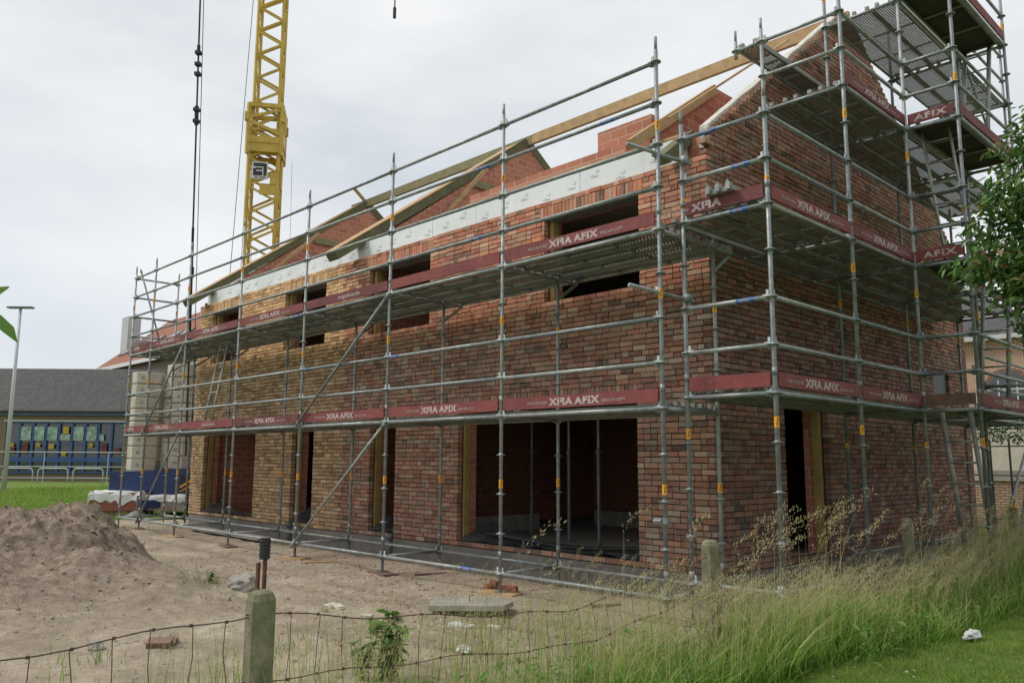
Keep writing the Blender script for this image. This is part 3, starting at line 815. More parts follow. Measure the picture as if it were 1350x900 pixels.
AX = [0, -2.56, -5.13, -7.715, -10.283, -12.893, -14.95, -16.28]
YI = 1.09
for i, x in enumerate(AX):
    standard(fs, x, 0, .16, 6.56, .25, (1.38, 3.52, 5.48))
    full = i in (7,)
    standard(fs, x, YI, .16, 6.56 if full else 4.36, .25, (1.38, 3.5, 5.48))
for i in range(7):
    a, b = AX[i+1], AX[i]
    for z in (.25, 2.25, 4.25):
        ledger(fs, (a, 0, z), (b, 0, z), 'ledger', label={(0, .25): None, (1, .25): .75, (3, 4.25): .9, (0, 4.25): None}.get((i, z)))
        ledger(fs, (a, YI, z), (b, YI, z), 'ledger', label=.15 if (z == 4.25 and i in (0,)) else None)
    for z in (2.75, 3.25, 4.75, 5.25, 5.75, 6.25):
        lab = {(0, 5.75): .72, (1, 4.75): .8, (1, 5.75): .85, (2, 3.25): .05, (1, 3.25): .07, (0, 6.25): None}.get((i, z))
        ledger(fs, (a, 0, z), (b, 0, z), 'guard_rail', label=lab)
    for z in (2.25, 4.25):
        deck(fs, a+.02, b-.02, .03, YI-.03, z, 'x')
        kind = 'full' if i not in ((4,) if z < 3 else (1, 2)) else ('steiger' if i in (4, 2) else 'plain')
        if i == 6: kind = 'half'
        toe(fs, (a+.03, -.008, z), (b-.03, -.008, z), kind)
    if True: deck(fs, a+.02, b-.02, YI+.04, YI+.35, 4.25, 'x', 1)
for i, x in enumerate(AX):
    for z in (.25, 2.25, 4.25): ledger(fs, (x, 0, z), (x, YI, z), 'transom')
    mb = MB()      # bracket towards the wall
    mb.tube((x, YI, 4.25), (x, YI+.40, 4.25), .024); mb.beam((x, YI+.02, 3.97), (x, YI+.36, 4.21), .03, .04); mb.b(x-.03, x+.03, YI+.35, YI+.40, 4.22, 4.33)
    mb.build('console_bracket', M_STEEL, fs)
for i in (3, 1):
    brace(fs, (AX[i+1] if False else AX[i], -.06, .27), (AX[i-1], -.06, 2.2)) if False else None
for (a, b, z0, z1) in ((AX[3], AX[2], .22, 2.2), (AX[3], AX[2], 2.3, 4.2), (AX[6], AX[5], .22, 2.2), (AX[6], AX[5], 2.3, 4.2)):
    brace(fs, (a, -.055, z0), (b, -.055, z1))
brace(fs, (AX[7]+.02, .1, 6.45), (AX[7]+.1, .75, 4.4))
for z in (4.75, 5.25, 5.75, 6.25, 2.75, 3.25): ledger(fs, (AX[7], 0, z), (AX[7], YI, z), 'guard_rail')
ladder(fs, -12.3, -11.95, .25, 2.33, .55, 4.22)

# gable scaffold
GX, GI, GL = 1.148, .06, 1.84
GY = [.341, 2.37, 4.40, 6.97, 9.54]
dzg = .126
L1, L2, L3, L4 = 2.376, 4.376, 6.376, 8.376
R0 = .376
standard(gs, GX, GY[0], .10, 5.72, R0, (2.08, 4.62)); standard(gs, .09, GY[0], .14, 5.72, R0, (1.98, 4.60))
standard(gs, GX, GY[1], .12, 9.6, R0, (2.06, 4.02, 6.0)); standard(gs, GX, GY[2], .14, 9.9, R0, (1.9, 4.0, 6.0))
standard(gs, GX, GY[3], .14, 9.9, R0, (1.95, 4.0)); standard(gs, GX, GY[4], .14, 9.6, R0, (1.95, 6.9))
standard(gs, GL, GY[2], .16, 9.9, R0, (1.95, 6.95)); standard(gs, GL, GY[3], .16, 9.9, R0, (1.95, 8.7))
standard(gs, GI, GY[1], 4.3, 7.72, R0+4, (6.62,), plate=False)
for y in GY[2:]: standard(gs, GI, y, .14, 9.4 if y < 9 else 6.6, R0, (1.9, 4.0, 8.85))
standard(gs, -.33, GY[1], 7.26, 7.68, 7.376, plate=False)
zb = .39
def rails(p, q, zs, name='guard_rail', lab=None):
    for z in zs: ledger(gs, (*p, z), (*q, z), name, label=lab.get(z) if lab else None)
rails((GX, GY[0]), (GX, GY[1]), (zb, 2.376, 4.376), 'ledger'); rails((GX, GY[0]), (GX, GY[1]), (2.876, 3.376, 4.876, 5.376))
rails((GX, GY[1]), (GX, GY[2]), (zb, 2.376, 4.376, 6.376), 'ledger'); rails((GX, GY[1]), (GX, GY[2]), (2.876, 3.376, 4.876, 5.376, 6.876, 7.376))
for a, b in ((GY[2], GY[3]), (GY[3], GY[4])):
    rails((GX, a), (GX, b), (zb, 2.376, 4.376, 6.376, 8.376), 'ledger')
rails((GX, GY[3]), (GX, GY[4]), (2.876, 3.376, 4.876, 5.376, 6.876, 7.376, 8.876, 9.376))
rails((GL, GY[2]), (GL, GY[3]), (zb, 2.376, 4.376, 6.376, 8.376), 'ledger')
rails((GL, GY[2]), (GL, GY[3]), (2.876, 3.376, 4.876, 5.376, 6.876, 7.376, 8.876, 9.376))
for a, b in zip(GY[2:-1], GY[3:]): rails((GI, a), (GI, b), (zb, 2.376, 4.376, 6.376), 'ledger')
rails((GI, GY[1]), (GI, GY[2]), (6.376, 4.376), 'ledger')
rails((.09, GY[0]), (GX, GY[0]), (zb, 2.376, 4.376), 'transom', {4.376: .68})
rails((.09, GY[0]), (GX, GY[0]), (2.876, 3.376, 4.876, 5.376), 'guard_rail', {3.376: .72, 4.876: .72, 5.376: .35})
for y in GY[1:]:
    if y > 2.4: rails((GI, y), (GX, y), (zb, 2.376), 'transom')
    rails((GI, y), (GX, y), (4.376, 6.376) if y < 9 else (4.376,), 'transom')
    if 2.4 < y < 9: rails((GI, y), (GX, y), (8.376,), 'transom')
rails((GI, GY[1]), (GX, GY[1]), (6.876, 7.376))
rails((-.33, GY[1]), (GI, GY[1]), (7.376,), 'transom')
for y in (GY[2], GY[3]): rails((GX, y), (GL, y), (zb, 2.376, 4.376, 6.376, 8.376), 'transom')
for y in (GY[2], GY[3]): rails((GX, y), (GL, y), (2.876, 3.376, 4.876, 5.376, 6.876, 7.376, 8.876, 9.376) if y < 5 else (2.876, 4.876, 6.876, 7.376))
for a, b in zip(GY[:-1], GY[1:]):
    for z in (L1, L2): deck(gs, GI+.03, GX-.03, a+.02, b-.02, z, 'y')
    deck(gs, -.32, GI-.03, a+.02, b-.02, L2, 'y', 1)
for a, b in zip(GY[1:-1], GY[2:]): deck(gs, GI+.03, GX-.03, a+.02, b-.02, L3, 'y')
for a, b in zip(GY[2:-1], GY[3:]): deck(gs, GI+.03, GX-.03, a+.02, b-.02, L4, 'y')
deck(gs, -.32, GI-.03, GY[1]+.02, GY[2]-.02, 7.376, 'y', 1)
for z in (L1, L2, L3, L4): deck(gs, GX+.03, GL-.03, GY[2]+(.02 if z > 3 else .65), GY[3]-(.65 if z in (L2, L4) and z < 8 else .02), z, 'y', 1, ply=True)
for z, ks in ((L1, ('full', 'full')), (L2, ('full', 'full'))):
    for (a, b), k_ in zip(((GY[0], GY[1]), (GY[1], GY[2])), ks): toe(gs, (GX+.008, a+.03, z), (GX+.008, b-.03, z), k_)
toe(gs, (GX+.008, GY[1]+.03, L3), (GX+.008, GY[2]-.03, L3), 'full')
for z in (L1, L2, L3, L4): toe(gs, (GL+.008, GY[2]+.03, z), (GL+.008, GY[3]-.03, z), 'full' if z == L1 else 'plain')
for z in (L2, L3): toe(gs, (GX+.03, GY[2]-.008, z), (GL-.03, GY[2]-.008, z), 'afix')
toe(gs, (GX+.03, GY[2]-.008, L1), (GL-.03, GY[2]-.008, L1), 'plain', M_BROWNB)
toe(gs, (GX+.008, GY[3]+.03, L1), (GX+.008, GY[4]-.03, L1), 'plain'); toe(gs, (GX+.008, GY[3]+.03, L2), (GX+.008, GY[4]-.03, L2), 'plain')
toe(gs, (.12, GY[0]-.008, L1), (GX-.03, GY[0]-.008, L1), 'plain')
o = toe(gs, (.12, GY[0]-.008, L2), (GX-.03, GY[0]-.008, L2), 'half')
ladder(gs, 1.25, 1.61, 5.45, .12, 4.75, 2.40); ladder(gs, 1.30, 1.66, 6.30, 2.42, 6.86, 4.42)
ladder(gs, 1.25, 1.61, 5.45, 4.42, 4.75, 6.40); ladder(gs, 1.30, 1.66, 6.30, 6.42, 6.86, 8.40)
brace(gs, (GX+.03, GY[3]+.1, .4), (GX+.03, GY[4]-.1, 2.3)); brace(gs, (GL+.03, GY[3]-.1, 2.5), (GL+.03, GY[3]-1.5, .5))
brace(gs, (GX+.05, GY[4]-.1, 6.4), (GX+.05, GY[3]+.3, 8.3))
# spare plank lying over the corner toe board, with clamps
t = thing('spare_deck_board', 'spare steel deck board with clamps laid across the corner of the middle gable deck', 'deck board', (.75, .7, L2+.23))
mb = MB(); mb.box((.62, .75, L2+.245), (.34, 1.0, .05)); mb.build('board', M_DECK, t)
for dx in (-.12, .0, .13):
    mb = MB(); mb.box((.62+dx, .24, L2+.265), (.05, .06, .08)); mb.tube((.62+dx, .22, L2+.29), (.62+dx, .22, L2+.33), .012); mb.build('clamp', M_STEEL, t)
# coupler on the corner standard
mb = MB(); mb.box((-.07, -.02, 1.05), (.10, .05, .06)); mb.tube((-.12, -.05, 1.05), (-.02, -.05, 1.05), .012); mb.tube((0, 0, 1.02), (0, 0, 1.08), .036); mb.build('loose_coupler', M_STEEL, fs)
for za, zb_ in ((3.56, 3.50), (5.17, 5.12)):      # short tubes tying the two scaffolds together
    mb = MB(); mb.tube((-.13, -.40, za+.02), (.13, .46, zb_-.02), .022, n=10); mb.box((-.04, .02, za), (.07, .07, .09)); mb.box((.13, .33, zb_), (.07, .07, .09))
    mb.build('coupling_tube', M_STEEL, fs, True)
# timber sole boards under the feet
for i, x in enumerate(AX):
    for y in (0,):
        if i in (0, 3, 7): lab = {0: 'sole board under the front scaffold foot nearest the house corner', 3: 'sole board under the front scaffold foot where the braces start', 7: 'sole board under the far left foot of the front scaffold'}[i]
        else: lab = {1: 'sole board under the second front foot from the corner, by loose bricks', 2: 'sole board under the third front foot from the corner, by a pipe', 4: 'sole board under the front foot at the right end of the leftmost doorway', 5: 'sole board under the front foot near the left end of the buff wall', 6: 'sole board under the last but one front foot, before the crane base'}[i]
        h = gheight(x, y); mb = MB(); mb.box((x, y, (h-.02+.022)/2+.0), (.55, .24, .044-h*0+abs(h)), rng.uniform(-.3, .3))
        tag(mb.build('sole_board', M_TIMB if i % 2 else M_BROWNB), 'short timber ' + lab, 'board', 'sole boards under the scaffold feet')

# steel props inside
for i, (x, y, lab) in enumerate([(-5.45, 3.5, 'leftmost of the four steel props standing inside the widest opening'), (-4.35, 3.3, 'second from left of the four steel props standing inside the widest opening'),
                     (-3.6, 3.2, 'third from left of the four steel props standing inside the widest opening'), (-2.75, 4.1, 'rightmost of the four steel props standing inside the widest opening'), (-13.3, 2.6, 'steel prop standing inside the leftmost wide doorway')]):
    t = thing('steel_prop', 'thin ' + lab, 'prop', (x, y, .31), 'steel props inside the house')
    mb = MB(); mb.tube((x, y, .32), (x, y, 1.9), .03); mb.tube((x, y, 1.8), (x, y, 1.86), .045); mb.build('outer_tube', M_STEELD, t)
    mb = MB(); mb.tube((x, y, 1.9), (x, y, 2.79), .022); mb.build('inner_tube', M_STEEL, t)
    mb = MB(); mb.b(x-.07, x+.07, y-.07, y+.07, .313, .32); mb.build('foot_plate', M_STEELD, t)
# drain pipes
for (x, lab) in ((-10.4, 'grey drain pipe stub standing out of the ground before the buff wall'), (-6.87, 'grey drain pipe stub standing out of the ground before the red wall')):
    mb = MB(); mb.tube((x, 1.38, -.1), (x, 1.38, .36), .055, n=16); mb.tube((x, 1.38, .28), (x, 1.38, .40), .063, n=16); mb.tube((x, 1.38, .399), (x, 1.38, .401), .05, n=16)
    tag(mb.build('drain_pipe', M_PIPE, None, True), lab, 'pipe')
mb = MB(); mb.box((-12.3, .95, .075), (3.6, .32, .05), -.03); tag(mb.build('walkway_plank', M_CONC), 'long pale plank lying between the scaffold feet before the buff wall', 'plank')

# ------------------------------------------------------------------ crane
cr = thing('tower_crane', 'yellow lattice tower crane behind the house with concrete ballast blocks on a blue base', 'crane', (-18.2, 3.6, 0))
MC = Vector((-17.45, 3.95, 0)); az = R(56)
Mz = Matrix.Rotation(az, 3, 'Z')
def mp(u, v, z): return MC + Mz @ Vector((u, v, 0)) + Vector((0, 0, z))
def mast(z0, z1, hw, name, pitch=1.0, leg=.055, off=0):
    mb = MB(); cs = [(-hw, -hw), (hw, -hw), (hw, hw), (-hw, hw)]
    for c in cs: mb.beam(mp(*c, z0), mp(*c, z1), leg*2, leg*2)
    n = max(1, int(round((z1-z0)/pitch))); h = (z1-z0)/n
    for k in range(4):
        a, b = cs[k], cs[(k+1) % 4]
        for i in range(n):
            za = z0+i*h
            if k % 2 == 0 or True:
                mb.beam(mp(*a, za), mp(*b, za+h/2), .045, .065); mb.beam(mp(*b, za+h/2), mp(*a, za+h), .045, .065)
        mb.beam(mp(*a, z0), mp(*b, z0), .07, .09); mb.beam(mp(*a, z1), mp(*b, z1), .07, .09)
    return mb.build(name, M_CRANE, cr)
mast(.9, 11.6, .43, 'mast', .86, .046)
mast(10.9, 25, .375, 'mast', .80, .038)
mb = MB()
for z, hh in ((12.35, .13), (11.25, .20), (10.95, .16)):
    for k in range(4):
        cs = [(-.49, -.49), (.49, -.49), (.49, .49), (-.49, .49)]; mb.beam(mp(*cs[k], z), mp(*cs[(k+1) % 4], z), .10, hh)
for c in ((-.49, -.49), (.49, -.49), (.49, .49), (-.49, .49)):
    mb.beam(mp(*c, 10.8), mp(*c, 12.4), .10, .10); mb.box(mp(c[0]*1.08, c[1]*1.08, 11.95), (.12, .14, .26), az)
mb.beam(mp(-.49, -.49, 11.95), mp(.49, -.49, 12.25), .05, .09); mb.beam(mp(-.49, -.49, 11.85), mp(.49, -.49, 11.45), .05, .10); mb.beam(mp(-.45, -.49, 11.1), mp(.45, -.49, 11.1), .05, .18)
mb.box(mp(.52, -.1, 11.4), (.06, .7, .35), az); mb.box(mp(.50, .0, 10.3), (.05, .3, .9), az); mb.box(mp(.52, .2, 12.0), (.05, .25, .6), az)
mb.box(mp(.18, -.46, 9.72), (.50, .04, .34), az); mb.box(mp(.32, -.46, 10.05), (.2, .04, .4), az)
mb.build('telescoping_collar', M_CRANE, cr)
# sign
SC = mp(-.08, -.50, 10.28)
mb = MB(); mb.box(SC, (.47, .03, .54), az); sg = mb.build('sign_board', M_WPAINT, cr)
U = Mz @ Vector((1, 0, 0)); Wv = Vector((0, 0, 1)); nr = U.cross(Wv)
def flat(mb, rects, org, U, off):
    for (a, b, c, d) in rects:
        P = [org+U*a+Wv*c, org+U*b+Wv*c, org+U*b+Wv*d, org+U*a+Wv*d]; mb.add([p+nr*off for p in P], [(0, 1, 2, 3)])
org = SC + nr*.016; K = .70
mb = MB(); flat(mb, [[v*K for v in q] for q in [(-.27, .17, .17, .33), (.15, .29, -.24, .17), (-.27, .11, -.24, -.10), (-.27, -.15, -.10, .09), (-.15, .11, .02, .12), (-.15, .11, -.10, -.04)]], org, U, .004)
mb.add([org+U*a*K+Wv*c*K+nr*.004 for a, c in ((.17, .17), (.29, .17), (.29, .27), (.25, .32), (.17, .33))], [(0, 1, 2, 3, 4)])
w = text_geo('ARCOMET', .072, .002)[2]; put_text(mb, 'ARCOMET', .08, org, U, Wv, -w/2, -.25, .002, off=.004)
mb.build('lettering', M_INK, sg)
# ballast and base
d1 = Vector((.68, .73, 0)).normalized()          # roughly across the view
def bpos(u, v, z): 
    a = Vector((-21.0, 1.75, 0)); n_ = Vector((-d1.y, d1.x, 0)); p = a + d1*u + n_*v; return Vector((p.x, p.y, z))
ang = math.atan2(d1.y, d1.x)
def block(u, v, z, r, h):
    mb = MB(); n = 8; P = []
    for zz, rr in ((z+.012, r*.97), (z+.04, r), (z+h-.04, r), (z+h-.012, r*.97)):
        for k in range(n):
            a = PI/8+k*PI/4; c = bpos(u, v, zz); sq = 1.0
            P.append(c + (d1*math.cos(a)+Vector((-d1.y, d1.x, 0))*math.sin(a))*rr)
    F_ = [(q*n+k, q*n+(k+1) % n, (q+1)*n+(k+1) % n, (q+1)*n+k) for q in range(3) for k in range(n)] + [tuple(range(n))[::-1], tuple(3*n+k for k in range(n))]
    mb.add(P, F_)
    o = mb.build('ballast_block', M_BALL, cr)
    mb = MB(); c = bpos(u, v, z+h/2); nn = Vector((d1.y, -d1.x, 0))
    mb.tube(c+nn*(r*.90), c+nn*(r*.935), .06, n=14); mb.build('lifting_recess', M_CONC, o)
for k in range(8): block(.48, 0, 1.30+k*.375, .47, .375)
for k in range(8): block(1.52, .25, 1.36+k*.40, .55, .40)
for k in range(8): block(.3, 1.4, 1.30+k*.375, .52, .375)
mb = MB()
c = bpos(1.9, .3, 1.0); mb.box(c, (4.4, 1.5, .58), ang); c = bpos(2.3, -.25, .9); mb.box(c, (2.6, .35, .95), ang)
mb.build('slewing_platform', M_CBLUE, cr)
mb = MB(); mb.box(bpos(2.6, .6, .38), (3.4, 1.3, .5), ang); mb.box(bpos(3.9, .6, 1.8), (1.0, 1.1, 1.7), ang)
for u, v in ((.7, -.7), (3.6, -.9)): mb.beam(bpos(2.4, .3, .35), bpos(u, v, .35), .16, .22)
mb.build('undercarriage', M_CBLUE, cr)
for u, v in ((.7, -.7), (3.6, -.9)):
    mb = MB(); mb.tube(bpos(u, v, .12), bpos(u, v, .6), .05); mb.tube(bpos(u, v, .02), bpos(u, v, .16), .34, .10, n=14); mb.build('outrigger_foot', M_STEELD, cr)
    mb = MB(); mb.box(bpos(u, v, .0), (1.1, .8, .06), ang); mb.build('timber_pad', M_BROWNB, cr)
mb = MB(); mb.box(bpos(2.0, -.445, .95), (.42, .02, .52), ang); hz_ = mb.build('warning_panel', M_BLACK, cr)
mb = MB(); org2 = bpos(2.0, -.458, .95); n2 = Vector((d1.y, -d1.x, 0))
for q in range(-2, 3):
    s = q*.16
    P = [(-.2, s-.14), (.2, s+.10), (.2, s+.17), (-.2, s-.07)]
    P = [(a, max(-.25, min(.25, b))) for a, b in P]
    if len(set(P)) == 4: mb.add([org2+d1*a+Wv*b for a, b in P], [(0, 1, 2, 3)])
mb.build('warning_stripe', M_YEL, hz_)
mb = MB(); o3 = bpos(2.78, -.43, .78); mb.box(o3, (.95, .015, .26), ang); np_ = mb.build('name_plate', M_LAMP, cr)
mb = MB(); put_text(mb, 'ARCOMET', .22, o3+n2*.009, d1, Wv, -.46, -.08, .004, off=.002, stretch=.85); mb.build('lettering', M_INK, np_)
# tie bars and ropes
a0 = ray_pt(245, 600, 24.6); a1 = ray_pt(264, 0, 24.6); dd = (a1-a0); top = a0 + dd*1.7
mb = MB(); mb.tube(a0, top, .028, n=8); off = Vector((.12, .13, 0)); mb.tube(a0+off, top+off*.3, .012, n=6)
for py in (70, 85, 98, 145, 160): 
    t_ = (600-py)/600; c = a0 + dd*t_; mb.box(c, (.16, .16, .10), .7); 
for (pa, pb, r_) in ((352, 366, .07), (300, 480, .04), (140, 165, .06), (60, 72, .05)):
    mb.tube(a0+dd*((600-pa)/600), a0+dd*((600-pb)/600), r_, n=10)
mb.build('tie_bar', M_BLACK, cr)
for (p, q, s) in (((305, 340), (334, 0), .011), ((331, 345), (331, 160), .008), ((382, 340), (385, 215), .006)):
    a0 = ray_pt(*p, 24.5); a1 = ray_pt(*q, 24.5); dd = a1-a0; mb = MB(); mb.tube(a0-dd*1.0, a0+dd*(1.9 if q[1] == 0 else 1), s, n=6); mb.build('rope', M_STEELD, cr)
# jib above the frame and the hoist rope
jz = 24.6; jd = Vector((1, .16, 0)).normalized(); jn = Vector((-jd.y, jd.x, 0)); mb = MB(); base = Vector((MC.x, MC.y, jz))
for sx, zz in ((-.5, 0), (.5, 0), (0, .9)): mb.beam(base+jn*sx+Wv*zz-jd*2.5, base+jn*sx+Wv*zz+jd*22, .08, .08)
for k in range(24):
    p = base+jd*(-2.5+k); q = base+jd*(-1.5+k); m_ = (p+q)/2+Wv*.9
    for s in (-.5, .5): mb.beam(p+jn*s, m_, .04, .05); mb.beam(m_, q+jn*s, .04, .05)
    mb.beam(p-jn*.5, p+jn*.5, .04, .05)
mb.build('jib', M_CRANE, cr)
hk = ray_pt(520, 24, 22.5); mb = MB(); mb.tube((hk.x, hk.y, hk.z+.3), (hk.x, hk.y, jz), .02, n=6); mb.tube((hk.x, hk.y, hk.z), (hk.x, hk.y, hk.z+.3), .045, n=8); mb.build('hoist_rope', M_BLACK, cr)

# ------------------------------------------------------------------ background buildings
# school: frame along its wall
sA = Vector((-63.97, 7.47, 0)); sU = Vector((.690, .722, 0)).normalized(); sN = Vector((sU.y, -sU.x, 0)); sa = math.atan2(sU.y, sU.x)
def sp(u, v, z): return sA + sU*u - sN*v + Wv*z     # v away from camera
def sbox(mb, u0, u1, v0, v1, z0, z1, mi=0): mb.box(sp((u0+u1)/2, (v0+v1)/2, (z0+z1)/2), (u1-u0, v1-v0, z1-z0), sa, mi=mi)
sch = thing('school_building', 'low tan school with dark slate roof and wide blue window full of paper cutouts', 'school', tuple(sp(4, 3, 0)))
def local_build(mb, name, mat, par, rotz, org):    # give the mesh local axes along the wall for its procedural texture
    Mi = Matrix.Rotation(-rotz, 3, 'Z'); org = Vector(org)
    vs = [tuple(Mi @ (Vector(p)-org)) for p in mb.v]
    return vs
def lb(mb, name, mat, par, vert=True):
    # texture coords: x along wall, y = height
    vs = local_build(mb, name, mat, par, sa, sA)
    m2 = MB(); m2.v = [(p[0], p[2], -p[1]) for p in vs] if vert else vs; m2.f = mb.f; m2.mi = mb.mi; m2.n = mb.n
    o = m2.build(name, mat)
    o.rotation_euler = (R(90), 0, sa) if vert else (0, 0, sa); o.location = sA
    o.parent = par; o.matrix_parent_inverse = parent_world(par).inverted(); return o
mb = MB()
for q in ((-30, .55, -.5, 5.0), (9.25, 22, -.5, 5.0), (.55, 9.25, 4.32, 5.0)): sbox(mb, q[0], q[1], 0, .3, q[2], q[3])
lb(mb, 'wall', M_TANW, sch)
mb = MB(); sbox(mb, -30, 22, -.28, .1, 4.75, 5.12); lb(mb, 'fascia', M_BFASC, sch)
mb = MB(); P = [sp(-30, -.4, 5.10), sp(22, -.4, 5.10), sp(22, 5.2, 8.75), sp(-30, 5.2, 8.75), sp(22, 11, 5.1), sp(-30, 11, 5.1)]
P += [p - Wv*.12 for p in P]
mb.add(P, [(0, 1, 2, 3), (3, 2, 4, 5), (6, 9, 8, 7), (9, 11, 10, 8), (0, 6, 7, 1), (1, 7, 8, 2), (2, 8, 10, 4), (4, 10, 11, 5), (0, 3, 9, 6), (3, 5, 11, 9)]); lb(mb, 'roof', M_SLATE, sch)
mb = MB(); sbox(mb, .45, 9.4, -.10, .3, 4.30, 4.42); lb(mb, 'lintel', M_LAMP, sch)
mb = MB()
W0, W1, n = .6, 9.2, 9
for k in range(n+1): u = W0+(W1-W0)*k/n; sbox(mb, u-.07, u+.07, .06, .2, .6, 4.3)
for z0, z1 in ((4.18, 4.3), (1.42, 1.75), (.6, .7), (2.65, 2.71)): sbox(mb, W0+.07, W1-.07, .08, .18, z0, z1)
wf = lb(mb, 'window', M_BFRAME, sch)
mb = MB(); sbox(mb, W0, W1, .2, .24, .6, 4.28); lb(mb, 'pane', M_GLASS, wf)
mb = MB(); sbox(mb, .3, 9.8, .26, 1.0, -.5, .6); lb(mb, 'wall', M_TANW, sch)
for k in range(n):
    u = W0+(W1-W0)*(k+.5)/n
    if k in (1, 2, 3, 4, 5, 6, 7):
        mb = MB(); sbox(mb, u-.36, u+.36 if k != 7 else u-.05, .03, .05, 2.95, 2.95+(1.0 if k not in (4, 7) else .45)); lb(mb, 'paper_sheet', M_PAPERG, wf)
    if k in (0, 2, 6, 4):
        zc = 2.62 if k != 4 else 1.98; pts = []; mb = MB()
        for q in range(10):
            a = PI/2+q*PI/5; r_ = .27 if q % 2 == 0 else .11; pts.append(sp(u+math.cos(a)*r_, .02, zc+math.sin(a)*r_))
        mb.add(pts+[sp(u, .02, zc)], [((q+1) % 10, q, 10) for q in range(10)]); lb(mb, 'star_cutout', M_STAR, wf)
    if k in (1, 7, 3, 8, 0):
        mb = MB(); sbox(mb, u-.2, u+.2, .03, .05, 2.0 if k != 3 else 2.35, 2.8 if k in (1, 7) else 2.45 if k != 3 else 2.7); lb(mb, 'paper_cutout', M_REDP if k != 3 else M_STAR, wf)
    if k == 4: mb = MB(); sbox(mb, u-.2, u+.22, .03, .05, 3.45, 3.95); lb(mb, 'paper_cutout', M_STAR, wf)
# hoop barriers before the school
for k in range(4):
    u = 1.0+k*2.35; mb = MB(); v = -4.5
    pts = [sp(u, v, -.1), sp(u, v, .75)] + [sp(u+.25*(1-math.cos(a)), v, .75+.25*math.sin(a)) for a in np.linspace(.3, PI/2, 5)] + [sp(u+1.75+.25*math.sin(a), v, .75+.25*math.cos(a)) for a in np.linspace(0, PI/2, 5)] + [sp(u+2.0, v, -.1)]
    mb.path(pts, .045, 8)
    tag(mb.build('hoop_barrier', M_LAMP, None, True), ['leftmost low grey hoop barrier before the school window, next to the lamp post', 'second low grey hoop barrier from the left before the school window', 'third low grey hoop barrier from the left before the school window', 'rightmost low grey hoop barrier before the school, half hidden by the ballast'][k], 'barrier', 'hoop barriers before the school')
t = thing('site_fence', 'thin pale railings with a slanted gate crossing before the school window', 'fence', tuple(sp(4, -8, 0)))
mb = MB()
for z in (.45, 2.05, 1.15): mb.tube(sp(-12, -8, z), sp(14, -8, z), .03, n=6)
mb.build('rail', M_LAMP, t)
for u in (-8, -4, 0, 4, 8, 12):
    mb = MB(); mb.tube(sp(u, -8, -.1), sp(u, -8, 2.1), .03, n=6); mb.build('post', M_LAMP, t)
mb = MB()
for a, b in (((3.4, 1.3), (4.6, 2.2)), ((3.4, .2), (4.8, 1.2)), ((3.4, .2), (3.4, 1.3)), ((4.3, 1.3), (4.6, .4))): mb.tube(sp(a[0], -8, a[1]), sp(b[0], -8, b[1]), .04, n=6)
mb.build('gate', M_LAMP, t)
# lamp post
lp = thing('street_lamp', 'tall pale grey street lamp with a flat twin head left of the school window', 'lamp', (-41.0, 3.0, 0))
mb = MB(); mb.tube((-41.1, 3.04, -.3), (-41.1, 3.04, 9.1), .12, .065, n=12); mb.build('pole', M_LAMP, lp, True)
mb = MB(); mb.box((-41.1, 3.04, 9.15), (1.25, .3, .08), .8); mb.build('lamp_head', M_STEELD, lp)
# orange roofed house
hp = ray_pt(125, 487, 78); hx0, hy, hze = hp.x, hp.y, hp.z; HL = 40.
oh = thing('distant_house', 'long distant house with an orange tiled roof, skylights and a white eaves board', 'house', (-36, 12, 0))
mb = MB(); mb.b(hx0+.3, hx0+HL, hy+.5, hy+13, -.2, hze-.1); 
o = MB(); o.v = [(p[0], p[2], -p[1]) for p in mb.v]; o.f = mb.f; o.n = mb.n; o.mi = mb.mi
o = o.build('wall', M_TANW); o.rotation_euler = (R(90), 0, 0); o.parent = oh; o.matrix_parent_inverse = parent_world(oh).inverted()
sl = .82
def roofpt(x, t, off=0): return Vector((x, hy+t, hze+sl*t+off))
mb = MB(); n_ = Vector((0, -sl, 1)).normalized(); T = Vector((0, 1, sl)).normalized(); RW = 6.7; Lr = RW*math.sqrt(1+sl*sl)
def hroof(x, t): return Vector((x, 0, 0))
P = [(0, 0, 0), (HL, 0, 0), (HL, Lr, 0), (0, Lr, 0), (0, 0, -.15), (HL, 0, -.15), (HL, Lr, -.15), (0, Lr, -.15)]
mb.add(P, [(0, 1, 2, 3), (7, 6, 5, 4), (0, 4, 5, 1), (1, 5, 6, 2), (2, 6, 7, 3), (3, 7, 4, 0)])
rf = mb.build('roof', M_TILE); rf.rotation_euler = (math.atan(sl), 0, 0); rf.location = (hx0, hy, hze); rf.parent = oh; rf.matrix_parent_inverse = parent_world(oh).inverted()
mb = MB(); top_ = roofpt(0, RW); P = [(hx0, top_.y, top_.z), (hx0+HL, top_.y, top_.z), (hx0+HL, top_.y+RW, hze), (hx0, top_.y+RW, hze)]; mb.add(P, [(0, 1, 2, 3)])
mb.add([(hx0+.31, hy+.5, hze-.1), (hx0+.31, top_.y, top_.z-.1), (hx0+.31, top_.y+RW-.4, hze-.1)], [(0, 1, 2)]); mb.build('roof', M_TILE, oh)
mb = MB(); mb.b(hx0, hx0+HL, hy-.06, hy-.002, hze-.32, hze+.02); mb.build('eaves_board', M_WPAINT, oh)
